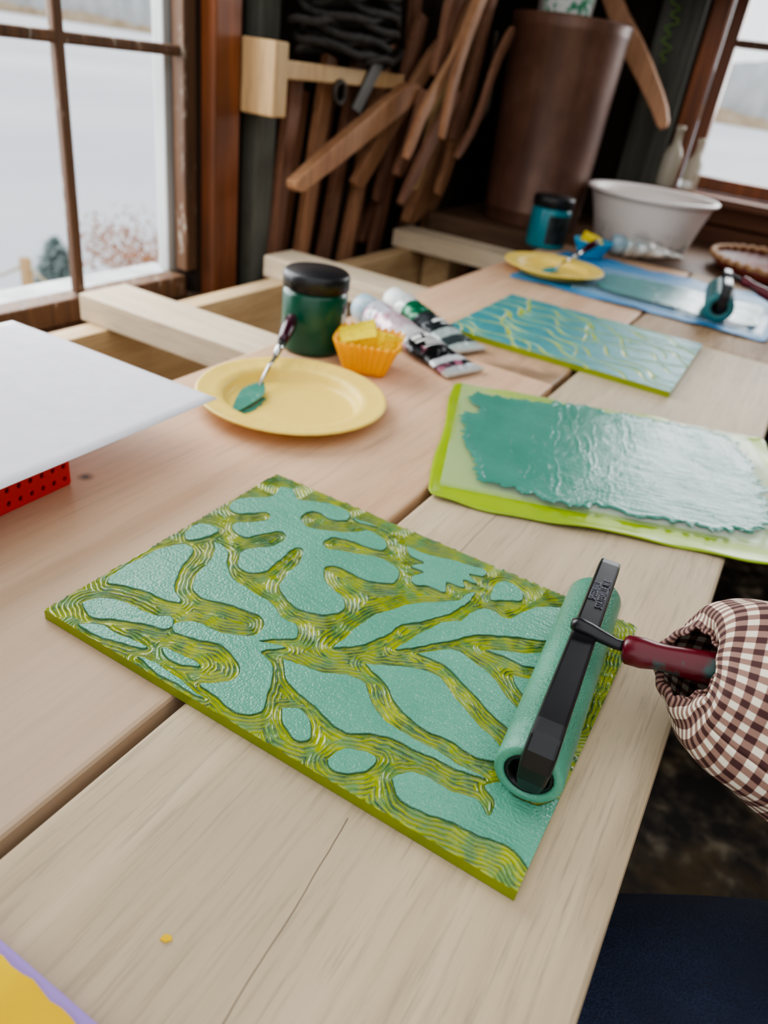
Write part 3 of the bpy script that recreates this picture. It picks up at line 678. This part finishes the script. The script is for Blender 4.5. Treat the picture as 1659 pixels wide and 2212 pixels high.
w1=empty('window_1',(-.95,.68,-.06)); struct(w1)
def wp(name,lst,mat,par,off,bevel=.003):
    V,F=boxes(lst); V=[(v[0]-off[0],v[1]-off[1],v[2]-off[2]) for v in V]; return mesh(name,V,F,mat,par,bevel=bevel)
O1=(-.95,.68,-.06)
wp('sash',[(-.972,-.945,1.004,1.032,-.055,.93),(-.972,-.945,.33,.365,-.055,.93),(-.985,-.945,.365,1.004,-.098,-.060),(-.972,-.945,.365,1.004,.895,.93)],SASH,w1,O1)
wp('muntin',[(-.966,-.950,.772,.788,-.058,.895),(-.966,-.950,.566,.582,-.058,.895),(-.9655,-.9505,.365,1.004,.274,.289),(-.9655,-.9505,.365,1.004,.586,.601)],SASH,w1,O1,.004)
wp('exterior_trim',[(-1.0,-.976,.992,1.033,-.06,.95),(-1.05,-.99,.33,1.03,-.11,-.064)],noisy('trim_white',(186,188,188),(140,140,138),14,.7,.2,(1,1,.2)),w1,O1)
wp('sill',[(-1.0,-.905,.30,1.06,-.118,-.100)],SASH,w1,O1)
o=wallbox('trim_1',[(-.95,-.918,1.045,1.110,-.75,1.45)],CAS,.004)
o=wallbox('trim_2',[(-.95,-.912,1.150,1.205,-.75,1.5)],POST,.006)
w2=empty('window_2',(.05,2.35,.13)); struct(w2); O2=(.05,2.35,.13)
wp('sash',[(-.385,-.352,2.345,2.385,.135,1.10),(.46,.49,2.345,2.385,.135,1.10),(-.352,.46,2.345,2.385,.12,.155),(-.352,.46,2.345,2.385,1.07,1.10)],CAS,w2,O2)
wp('muntin',[(-.352,.46,2.35,2.375,.452,.470),(-.352,.46,2.35,2.375,.76,.778),(-.08,-.062,2.3505,2.3745,.155,1.07),(.19,.208,2.3505,2.3745,.155,1.07)],SASH,w2,O2,.004)
wp('sill',[(-.46,.56,2.235,2.37,.098,.118)],CASX,w2,O2)
wallbox('trim_3',[(-.432,-.386,2.315,2.35,.119,1.45)],CAS,.004)
wallbox('trim_4',[(-.545,-.436,2.27,2.35,-.0,1.5)],POST,.006)
wallbox('trim_5',[(-.434,1.0,2.325,2.35,-.04,.04),(-.434,1.0,2.33,2.35,.045,.097)],CASX,.003)
wallbox('trim_6',[(-.95,.6,2.12,2.28,.565,.66)],DARK,.003)
# ---------------------------------------------------------------- tools hanging in the corner
def tool(name,pts,x0,x1,mat,label,cat,sm=1):
    o=prism(name,[(a/1000,b/1000) for a,b in pts],x0,x1,mat,None,'x',.002,sm); return info(o,label,cat)
tool('wooden_tool',[(1165,110),(1540,278),(1600,275),(1596,246),(1195,86),(1170,90)],-.858,-.834,TOOLW,'long tapering reddish wooden tool hung diagonally','wooden tool')
tool('wooden_tool',[(1418,92),(1440,72),(1468,73),(1590,195),(1777,359),(1725,372),(1567,226)],-.885,-.870,TOOLW,'curved brown wooden tool hung from a rack','wooden tool')
tool('wooden_lath',[(1632,66),(1660,62),(1695,150),(1720,240),(1795,375),(1772,380),(1690,250),(1662,150)],-.852,-.838,TOOLL,'thin pale wooden slat hanging in the tool corner','lath')
tool('boat_rib',[(1675,-8),(1708,-31),(1837,36),(1905,164),(1888,344),(1878,700),(1815,700),(1818,357),(1828,264),(1790,135)],-.89,-.865,TOOLW,'long curved wooden boat rib leaning by the wall','boat rib',2)
tool('wooden_tool',[(1500,110),(1526,97),(1576,150),(1602,262),(1580,272),(1548,170)],-.832,-.814,TOOLD,'short bent wooden handle hanging from rack','wooden tool')
tool('wooden_tool',[(1725,58),(1755,42),(1795,120),(1785,230),(1745,330),(1720,330),(1756,220),(1762,130)],-.836,-.820,TOOLW,'hooked wooden handle hanging in tool corner','wooden tool')
tool('wooden_tool',[(1565,38),(1588,28),(1620,120),(1646,260),(1694,400),(1670,405),(1620,270),(1594,130)],-.912,-.896,TOOLD,'slender curved brown wooden tool hanging near wall','wooden tool')
tool('wooden_tool',[(1590,430),(1640,470),(1760,500),(1770,474),(1680,444),(1632,380),(1594,290),(1570,300),(1590,370)],-.81,-.794,TOOLD,'forked reddish wooden knee hung high in corner','wooden tool')
tool('wooden_tool',[(1705,178),(1730,171),(1795,300),(1815,420),(1855,520),(1828,530),(1790,430),(1769,310)],-.812,-.796,TOOLD,'dark arched wooden tool hung in corner','wooden tool')
tool('wooden_tool',[(1480,60),(1500,46),(1640,195),(1700,260),(1685,280),(1600,215)],-.80,-.787,TOOLD,'slim dark wooden stick hanging diagonally','wooden tool')
tool('boat_rib',[(1560,-60),(1595,-70),(1695,60),(1735,200),(1730,360),(1700,600),(1668,600),(1698,350),(1704,210),(1664,80)],-.945,-.925,TOOLD,'dark curved wooden boat rib standing against the wall','boat rib',2)
tool('boat_rib',[(1760,-60),(1795,-70),(1875,60),(1945,200),(1970,360),(1975,600),(1943,600),(1938,350),(1914,210),(1845,80)],-.945,-.918,TOOLD,'dark curved wooden boat rib standing against the wall','boat rib',2)
tool('boat_rib',[(1830,-60),(1860,-70),(1955,80),(2015,230),(2030,380),(2026,700),(1998,700),(2001,380),(1984,240),(1928,100)],-.915,-.897,TOOLW,'slender curved wooden boat rib standing in the corner','boat rib',2)
tool('wooden_tool',[(1450,150),(1472,141),(1530,235),(1640,335),(1696,440),(1674,450),(1617,350),(1508,250)],-.785,-.773,TOOLW,'slim bowed wooden tool hanging in corner','wooden tool')
tool('wooden_tool',[(1640,150),(1660,142),(1740,210),(1790,330),(1850,400),(1832,415),(1770,345),(1722,225)],-.76,-.748,TOOLD,'thin curved wooden tool hanging in corner','wooden tool')
tool('wooden_tool',[(1560,190),(1580,180),(1600,300),(1660,420),(1730,520),(1708,532),(1640,435),(1578,310)],-.765,-.752,TOOLW,'thin bowed wooden piece hanging in corner','wooden tool')
def lean(y1,z1,y0,z0,w,x0,mat,t=.018):
    s=(y1-y0)/(z1-z0); yb=y0+s*(-.75-z0)
    P=[(yb*1000,-750),(yb*1000+w,-750),(y1*1000+w,z1*1000),(y1*1000,z1*1000+8)]
    o=prism('leaning_board',[(a/1000,b/1000) for a,b in P],x0,x0+t,mat,None,'x',.002,0); o['group']='old boards leaning on the wall'
    return info(o,'dark reddish-brown board leaning on the wall','board')
for i,(a,b,c_,d,w_2,mm) in enumerate([(1.235,.26,1.19,-.04,34,TOOLD),(1.29,.24,1.246,-.049,36,TOOLD),(1.34,.30,1.285,-.06,34,TOOLW),(1.39,.27,1.33,-.06,36,TOOLD),(1.44,.29,1.375,-.05,34,TOOLD),(1.49,.33,1.42,-.02,36,TOOLD),(1.55,.36,1.47,-.02,36,TOOLW),(1.61,.38,1.53,-.02,36,TOOLD),(1.68,.40,1.60,-.02,38,TOOLD)]):
    lean(a,b,c_,d,w_2,-.947 if i%2 else -.921,mm)
rk=empty('tool_rack',(-.95,1.22,.2)); info(rk,'pale wooden bracket and bar holding tools on a post','rack')
def rp(name,b,mat):
    V,F=boxes([b]); V=[(v[0]+.95,v[1]-1.22,v[2]-.2) for v in V]; return mesh(name,V,F,mat,rk,bevel=.003)
rp('bracket',(-.922,-.852,1.1120,1.1495,.205,.315),TOOLL)
rp('bar',(-.876,-.858,1.1495,1.56,.262,.290),TOOLL)
P=[]
for i in range(16*28):
    a=2*math.pi*i/28; t=i/(16*28); k=int(i/28)
    P.append((-.875+.038*math.cos(a)+.006*math.sin(a*3.1+t*40),1.365+(.155+.016*math.sin(k*2.3))*math.sin(a)+.010*math.sin(k*1.7),.302+.22*t+.007*math.sin(a*2+t*60)+.004*math.sin(a*5+k)))
cl=sweep('rope_coil',[Vector(p)-Vector((-.875,1.385,.3)) for p in P],.0068,noisy('tarred_rope',(60,54,48),(34,30,28),120,.8,.6),None,seg=8,loc=(-.875,1.385,.3)); info(cl,'thick coil of dark tarred rope resting on rack bar','rope')
o=prism('plane_iron',[(1.36,.225),(1.39,.215),(1.46,.30),(1.43,.315)],-.858,-.853,base('blade_steel',(96,94,90),.5,.8),None,'x',.0005); info(o,'grey steel plane iron hanging from rack bar','blade')
P=[(0,.018*math.cos(2*math.pi*i/24),.018*math.sin(2*math.pi*i/24)) for i in range(24)]
o=sweep('iron_ring',P,.0045,IRON,None,seg=8,closed=True,loc=(-.855,1.315,.249)); info(o,'small rusty iron ring hanging from rack bar','ring')
P=[(0,.0,.16),(0,.01,.10),(0,.03,.04),(0,.02,-.01),(0,-.02,-.02)]
o=sweep('iron_hook',[Vector(q) for q in catmull(P,5)],.006,IRON,None,seg=8,loc=(-.80,1.86,.24)); info(o,'dark iron hook hanging beside wooden ribs','hook')
o=prism('wooden_tool',[(x/1000,z/1000) for x,z in [(-715,580),(-660,580),(-612,507),(-519,412),(-440,312),(-418,262),(-439,248),(-480,300),(-589,410),(-660,500)]],2.14,2.165,TOOLW,None,'y',.004,1); info(o,'curved brown wooden handle hanging near a dark post','wooden tool')
P=[]
for i in range(46): P.append((.012*math.sin(i*.9)+.006*math.sin(i*.37),.004*math.cos(i*.8),-i*.0040))
o=sweep('green_string',P,.0012,base('green_string',(120,170,50),.6),None,seg=6,loc=(-.505,2.255,.575)); info(o,'tangled lime green string hanging from a post','string')
def bottle(loc,s,label,tag):
    m=base('old_glass_'+tag,(196,190,172),.15,0,.5); m.node_tree.nodes['Principled BSDF'].inputs['Alpha'].default_value=.6
    o=lathe('glass_bottle',[(.0001,0),(.022*s,0),(.025*s,.004),(.025*s,.075*s),(.020*s,.09*s),(.010*s,.105*s),(.009*s,.135*s),(.012*s,.136*s),(.012*s,.146*s),(.008*s,.147*s)],m,None,seg=32,loc=loc); return info(o,label,'bottle')
bottle((-.410,2.272,.1185),1.0,'old dusty clear glass bottle on windowsill','a')
bottle((-.350,2.285,.1185),.85,'small amber-tinted old glass bottle on windowsill','b')
# ---------------------------------------------------------------- person
JEAN=noisy('denim',(34,50,84),(16,25,50),600,.85,.9,(1,1,1)); 
g=NT(JEAN); tc=g.n('TexCoord').outputs['Object']; wv=g.n('TexNoise',{'Vector':g.n('Mapping',{0:tc,3:(.5,1,1)}).outputs[0],'Scale':11,'Detail':3,'Distortion':1.2}).outputs[0]
fn_=g.n('TexNoise',{'Vector':tc,'Scale':700,'Detail':2}).outputs[0]
g.set('Base Color',g.mix(g.ramp(fn_,[(.4,(0,0,0,1)),(.6,(1,1,1,1))]),g.ramp(wv,[(.35,L((14,20,38))),(.65,L((34,46,74)))]),L((20,29,52))))
g.bump(g.math('ADD',g.math('MULTIPLY',wv,14.0),fn_),.8,.0014)
BY=-.22
def skinbody():
    pts={'pel':((.50,.43+BY,-.18),.12),'sp':((.52,.44+BY,-.02),.125),'ch':((.51,.45+BY,.16),.14),'nk':((.49,.45+BY,.31),.055),'hd':((.47,.44+BY,.40),.075),'ht':((.46,.44+BY,.50),.085),
     'hr':((.44,.40,-.150),.080),'kr':((-.02,.278,-.185),.060),'ar':((-.04,.27,-.60),.042),'fr':((-.16,.26,-.715),.03),
     'hl':((.44,.10,-.185),.080),'kl':((.0,.06,-.195),.060),'al':((-.02,.06,-.60),.042),'fl':((-.14,.06,-.715),.03),
     's1':((.49,.38,.23),.055),'e1':((.34,.375,.03),.040),'w1':((.155,.352,.060),.026),'p1':((.100,.347,.055),.026),
     's2':((.49,.06,.23),.055),'e2':((.44,-.04,.0),.040),'w2':((.34,.02,-.09),.026),'p2':((.28,.05,-.09),.026)}
    ed=[('pel','sp'),('sp','ch'),('ch','nk'),('nk','hd'),('hd','ht'),('pel','hr'),('hr','kr'),('kr','ar'),('ar','fr'),('pel','hl'),('hl','kl'),('kl','al'),('al','fl'),('ch','s1'),('s1','e1'),('e1','w1'),('w1','p1'),('ch','s2'),('s2','e2'),('e2','w2'),('w2','p2')]
    def fing(pref,base_x,pp):
        c=[(base_x,.343+.021,.058),(base_x-.002,.343+.020,.080),(base_x-.004,.343+.004,.088),(base_x-.005,.343-.012,.080)]
        prev=pp
        for i,q in enumerate(c):
            k=pref+str(i); pts[k]=(q,.0085-.0006*i); ed.append((prev,k)); prev=k
    for i,bx in enumerate((.058,.074,.090,.105)): fing('f%d'%i,bx,'p1')
    for i,q in enumerate([(.076,.328,.050),(.050,.330,.046),(.028,.334,.044)]):
        pts['t%d'%i]=(q,.0096-.0008*i); ed.append(('p1' if i==0 else 't%d'%(i-1),'t%d'%i))
    for i in range(4):
        prev='p2'
        for j in range(3):
            k='g%d%d'%(i,j); pts[k]=((.25-.025*j,.07-.018*i,-.088-.004*j),.0085); ed.append((prev,k)); prev=k
    for j in range(2):
        k='h%d'%j; pts[k]=((.27-.02*j,.082+.012*j,-.084),.0095); ed.append(('p2' if j==0 else 'h0',k))
    K=list(pts); me=bpy.data.meshes.new('person'); me.from_pydata([pts[k][0] for k in K],[(K.index(a),K.index(b)) for a,b in ed],[])
    ob=bpy.data.objects.new('person',me); COL.objects.link(ob); me.materials.append(SKIN)
    md=ob.modifiers.new('skin','SKIN')
    for i,k in enumerate(K):
        sv=me.skin_vertices[0].data[i]; sv.radius=(pts[k][1],)*2; sv.use_root=(k=='pel')
    md.use_smooth_shade=True; q=ob.modifiers.new('s','SUBSURF'); q.levels=2; q.render_levels=2
    return ob
pr=skinbody(); info(pr,'seated person in gingham shirt and dark jeans rolling ink','person')
lathe('hair',[(.0001,.115),(.05,.105),(.082,.07),(.094,.02),(.092,-.04),(.084,-.06)],noisy('hair_brown',(60,40,28),(40,26,20),60,.6,.5),pr,seg=40,loc=(.475,.44+BY,.46),solid=.006)
for dy in (-.03,.03):
    lathe('eye',[(.0001,.010),(.006,.008),(.010,0),(.006,-.008),(.0001,-.010)],base('eye_white',(230,230,226),.2),pr,seg=16,loc=(.388,.44+BY+dy,.455))
sweep('nose',[(.392,.44+BY,.455),(.370,.44+BY,.430),(.386,.44+BY,.422)],[.006,.010,.006],SKIN,pr)
sweep('mouth',[(.386,.420+BY,.398),(.380,.44+BY,.396),(.386,.460+BY,.398)],[.003,.005,.003],base('lips',(170,90,84),.5),pr)
GNG=base('gingham',(236,228,208),.75); g=NT(GNG); uv=g.n('UVMap'); sp=g.n('SeparateXYZ',{0:uv.outputs[0]})
def stripe(s): return g.math('LESS_THAN',g.math('FRACT',s),.5)
a=stripe(sp.outputs[0]); b_=stripe(sp.outputs[1])
s=g.math('MULTIPLY',g.math('ADD',a,b_),.5)
c=g.mix(s,L((232,222,200)),L((70,36,34)))
half=g.math('COMPARE',s,.5,.1); c=g.mix(half,c,L((148,114,100))); g.set('Base Color',c)
def sleeve(name,pts,mat,parent,seg=160,p=.0105,ruf=0):
    pts=catmull(pts,12); V=[];F=[];UV=[];n=len(pts); P=[Vector(q[:3]) for q in pts]; up=Vector((0,0,1)); dist=0
    rm=max(q[3] for q in pts); nu=round(2*math.pi*rm/p)
    for i in range(n):
        T=(P[min(i+1,n-1)]-P[max(i-1,0)]).normalized(); s_=T.cross(up).normalized(); w=s_.cross(T)
        if i: dist+=math.hypot((P[i]-P[i-1]).length,pts[i][3]-pts[i-1][3])
        r=pts[i][3]
        for j in range(seg+1):
            a=2*math.pi*j/seg
            fold=.050*math.sin(a*3+dist*30+1)*math.sin(dist*45+a)+.030*math.sin(a*6-dist*60)+.016*math.sin(a*2+dist*110)
            rr=r*(1+fold+ruf*.05*math.sin(a*11)*max(0,1-i/22))
            V.append(P[i]+s_*rr*math.cos(a)+w*rr*math.sin(a)*.92); UV.append((j/seg*nu,dist/p))
    m=seg+1
    for i in range(n-1):
        for j in range(seg): F.append((i*m+j,i*m+j+1,(i+1)*m+j+1,(i+1)*m+j))
    me=bpy.data.meshes.new(name); me.from_pydata([tuple(v) for v in V],[],F); me.update(); ul=me.uv_layers.new(name='UVMap')
    for l in me.loops: ul.data[l.index].uv=UV[l.vertex_index]
    me.polygons.foreach_set('use_smooth',[True]*len(me.polygons)); me.materials.append(mat)
    o=bpy.data.objects.new(name,me); link(o,parent); q=o.modifiers.new('s','SOLIDIFY'); q.thickness=.0012; return o
sh=sleeve('shirt',[(.022,.345,.064,.019),(.024,.346,.063,.028),(.031,.348,.062,.040),(.048,.351,.060,.050),(.075,.354,.058,.056),(.13,.356,.055,.058),(.19,.360,.05,.058),(.27,.368,.038,.060),(.34,.375,.045,.062),(.42,.378,.13,.066),(.485,.38,.215,.07)],GNG,pr,ruf=1)
sh['label']='brown and cream gingham shirt sleeve'
sleeve('shirt_body',[(.52,.44+BY,-.12,.16),(.53,.44+BY,0,.16),(.52,.45+BY,.12,.175),(.51,.45+BY,.22,.165),(.495,.45+BY,.285,.08)],GNG,pr)
sleeve('shirt_sleeve',[(.50,.10,.22,.075),(.47,-.01,.10,.06),(.44,-.03,.02,.056),(.38,.0,-.06,.05)],GNG,pr)
for P0 in ([(.50,.40,-.14),(.36,.375,-.15),(.18,.335,-.167),(.03,.276,-.195),(-.03,.268,-.235),(-.045,.268,-.36),(-.05,.266,-.62)],[(.50,.10,-.18),(.36,.09,-.185),(.18,.075,-.19),(.03,.07,-.195),(-.03,.06,-.23),(-.045,.06,-.36),(-.05,.06,-.62)]):
    P=[Vector(q) for q in catmull(P0,6)]
    R=[q[0] for q in catmull([(.11,),(.10,),(.090,),(.078,),(.072,),(.062,),(.06,)],6)]
    sweep('trouser_leg',P,R,JEAN,pr,seg=36)
st=lathe('stool',[(.0001,.40),(.17,.40),(.18,.41),(.18,.43),(.17,.44),(.0001,.44)],TOOLD,None,seg=48,loc=(.51,.22,-.75)); info(st,'round wooden stool under the seated person','stool')
for x in (-.11,.11):
    for y in (-.11,.11):
        V,F=boxes([(x-.018,x+.018,y-.018,y+.018,0,.40)]); mesh('leg',V,F,TOOLD,st)
# ---------------------------------------------------------------- outside
LAKE=noisy('lake_ice',(226,228,232),(192,197,205),.05,.5,.0,(1,.3,1),detail=6)
lk=mesh('frozen_lake',[(-500,-150,0),(500,-150,0),(500,600,0),(-500,600,0)],[(0,1,2,3)],LAKE,None,(0,0,-3.2)); info(lk,'pale frozen lake with patches of snow','lake',kind='stuff')
sn=mesh('snow_bank',[(-9,-2,0),(-1.3,-2,0),(-1.3,9,0),(-8.2,9,0)],[(0,1,2,3)],noisy('snow',(240,242,244),(200,202,206),3,.8,.5),None,(0,0,-3.15)); info(sn,'snow covered bank beside the lake','snow',kind='stuff')
TREE=noisy('bare_trees',(168,170,170),(200,202,204),.25,.9,0,(1,1,.4),detail=8)
REED=noisy('reeds',(160,140,114),(186,168,144),.3,.9,0)
def ridge(name,pts,h,var,mat,seed,label):
    rng=random.Random(seed); V=[];F=[];n=0
    for (x0,y0),(x1,y1) in zip(pts[:-1],pts[1:]):
        k=80
        for i in range(k+1):
            t=i/k; hh=h+var*(rng.random()-.5)+var*math.sin(i*.3+seed); V+=[(x0+(x1-x0)*t,y0+(y1-y0)*t,0),(x0+(x1-x0)*t,y0+(y1-y0)*t,hh)]
            if n or i: F.append((len(V)-4,len(V)-3,len(V)-1,len(V)-2))
            n+=1
    o=mesh(name,V,F,mat,None,(0,0,-3.2)); return info(o,label,'trees',kind='stuff')
ridge('far_shore_trees',[(-480,60),(-330,260),(-130,330),(90,250),(260,230)],17,3,TREE,3,'hazy line of bare winter trees on the far shore')
ridge('shore_reeds',[(-470,58),(-325,255),(-128,322),(88,244),(250,224)],3.5,.9,REED,5,'strip of dry tan reeds at the frozen shore')
sp_=empty('spruce_tree',(-7.9,6.15,-3.15)); info(sp_,'small blue-green spruce outside in snow','tree')
sweep('trunk',[(0,0,0),(0,0,1.0)],[.05,.02],TOOLD,sp_)
rng=random.Random(9); V=[];F=[]
for i in range(1500):
    t=rng.random()**.6; z=.10+1.05*(1-t); r=.52*t**.7; a=rng.uniform(0,6.28); d=Vector((math.cos(a),math.sin(a),-.15)); s_=Vector((-d.y,d.x,0)); c_=Vector((0,0,z))
    o=len(V); p0=c_+d*r*.3; p1=c_+d*(r*rng.uniform(.7,1.15)+.05); V+=[p0-s_*.04,p0+s_*.04,p1+Vector((0,0,.05)),p1+Vector((0,0,-.06))]; F.append((o,o+1,o+2)); F.append((o,o+1,o+3))
mesh('foliage',V,F,noisy('spruce_green',(134,156,152),(176,188,186),6,.8,0),sp_)
bu=empty('dry_bush',(-6.75,7.15,-3.15)); info(bu,'dry bush with rusty orange leaves beside the water','bush')
for k in range(26):
    a=rng.uniform(0,6.28); sweep('branch',[(0,0,0),(.3*math.cos(a),.3*math.sin(a),.7),(1.1*math.cos(a),1.1*math.sin(a),1.0+.4*rng.random())],[.02,.012,.006],TOOLW,bu,seg=6)
V=[];F=[]
for i in range(2400):
    a=rng.uniform(0,6.28); r=rng.uniform(.05,1.25)**.8; c_=Vector((r*math.cos(a)*1.1,r*math.sin(a)*1.1,.50+.5*rng.random()+.35*r)); s=.036
    o=len(V); V+=[c_+Vector([rng.uniform(-s,s) for _ in range(3)]) for _ in range(4)]; F.append((o,o+1,o+2,o+3))
mesh('leaves',V,F,noisy('rust_leaves',(192,142,104),(164,110,76),10,.8,0),bu)['kind']='stuff'
fn=empty('rope_fence',(-7.6,5.5,-3.15)); info(fn,'wooden posts with slack rope railing in the snow','fence')
pp=[(-1.2,-.35),(0,0),(.98,.28)]
for x,y in pp: V,F=boxes([(x-.05,x+.05,y-.05,y+.05,0,1.05)]); mesh('post',V,F,TOOLL,fn,bevel=.01)
for (a,b_),(c_,d_) in zip(pp[:-1],pp[1:]):
    sweep('rope',[(a+(c_-a)*t/8,b_+(d_-b_)*t/8,.98-.25*math.sin(math.pi*t/8)) for t in range(9)],.018,base('rope_tan',(190,176,150),.8),fn,seg=6)
# ---------------------------------------------------------------- light
w=bpy.data.worlds.new('World'); bpy.context.scene.world=w; w.use_nodes=True; nt=w.node_tree; bg=nt.nodes['Background']
bg.inputs[0].default_value=(.95,.975,1.0,1); bg.inputs[1].default_value=1.65
def area(name,loc,target,sx_,sy_,power,col=(1,1,1)):
    l=bpy.data.lights.new(name,'AREA'); l.shape='RECTANGLE'; l.size=sx_; l.size_y=sy_; l.energy=power; l.color=col
    o=bpy.data.objects.new(name,l); COL.objects.link(o); o.location=loc; o.rotation_euler=(Vector(target)-Vector(loc)).to_track_quat('-Z','Y').to_euler(); return o
area('window_light',(-1.25,.65,.45),(-.2,.6,0),.9,1.0,26,(.96,.98,1))
area('window_light_far',(.05,2.75,.75),(-.1,1.2,0),.9,1.0,24,(.96,.98,1))
# ---------------------------------------------------------------- camera
cam=bpy.data.cameras.new('Camera'); cam.sensor_fit='HORIZONTAL'; cam.sensor_width=36; cam.lens=34.44; cam.clip_start=.01; cam.clip_end=2000
cam.dof.use_dof=True; cam.dof.focus_distance=.40; cam.dof.aperture_fstop=9
co=bpy.data.objects.new('Camera',cam); COL.objects.link(co)
R=((0.8561,0.5006,0.1283),(-0.3589,0.3974,0.8445),(0.3718,-0.7691,0.5199))
M=Matrix(((R[0][0],R[1][0],R[2][0],0),(R[0][1],R[1][1],R[2][1],0),(R[0][2],R[1][2],R[2][2],.311),(0,0,0,1)))
co.matrix_world=M
bpy.context.scene.camera=co
try: bpy.context.scene.view_settings.look='AgX - Medium High Contrast'
except Exception: pass
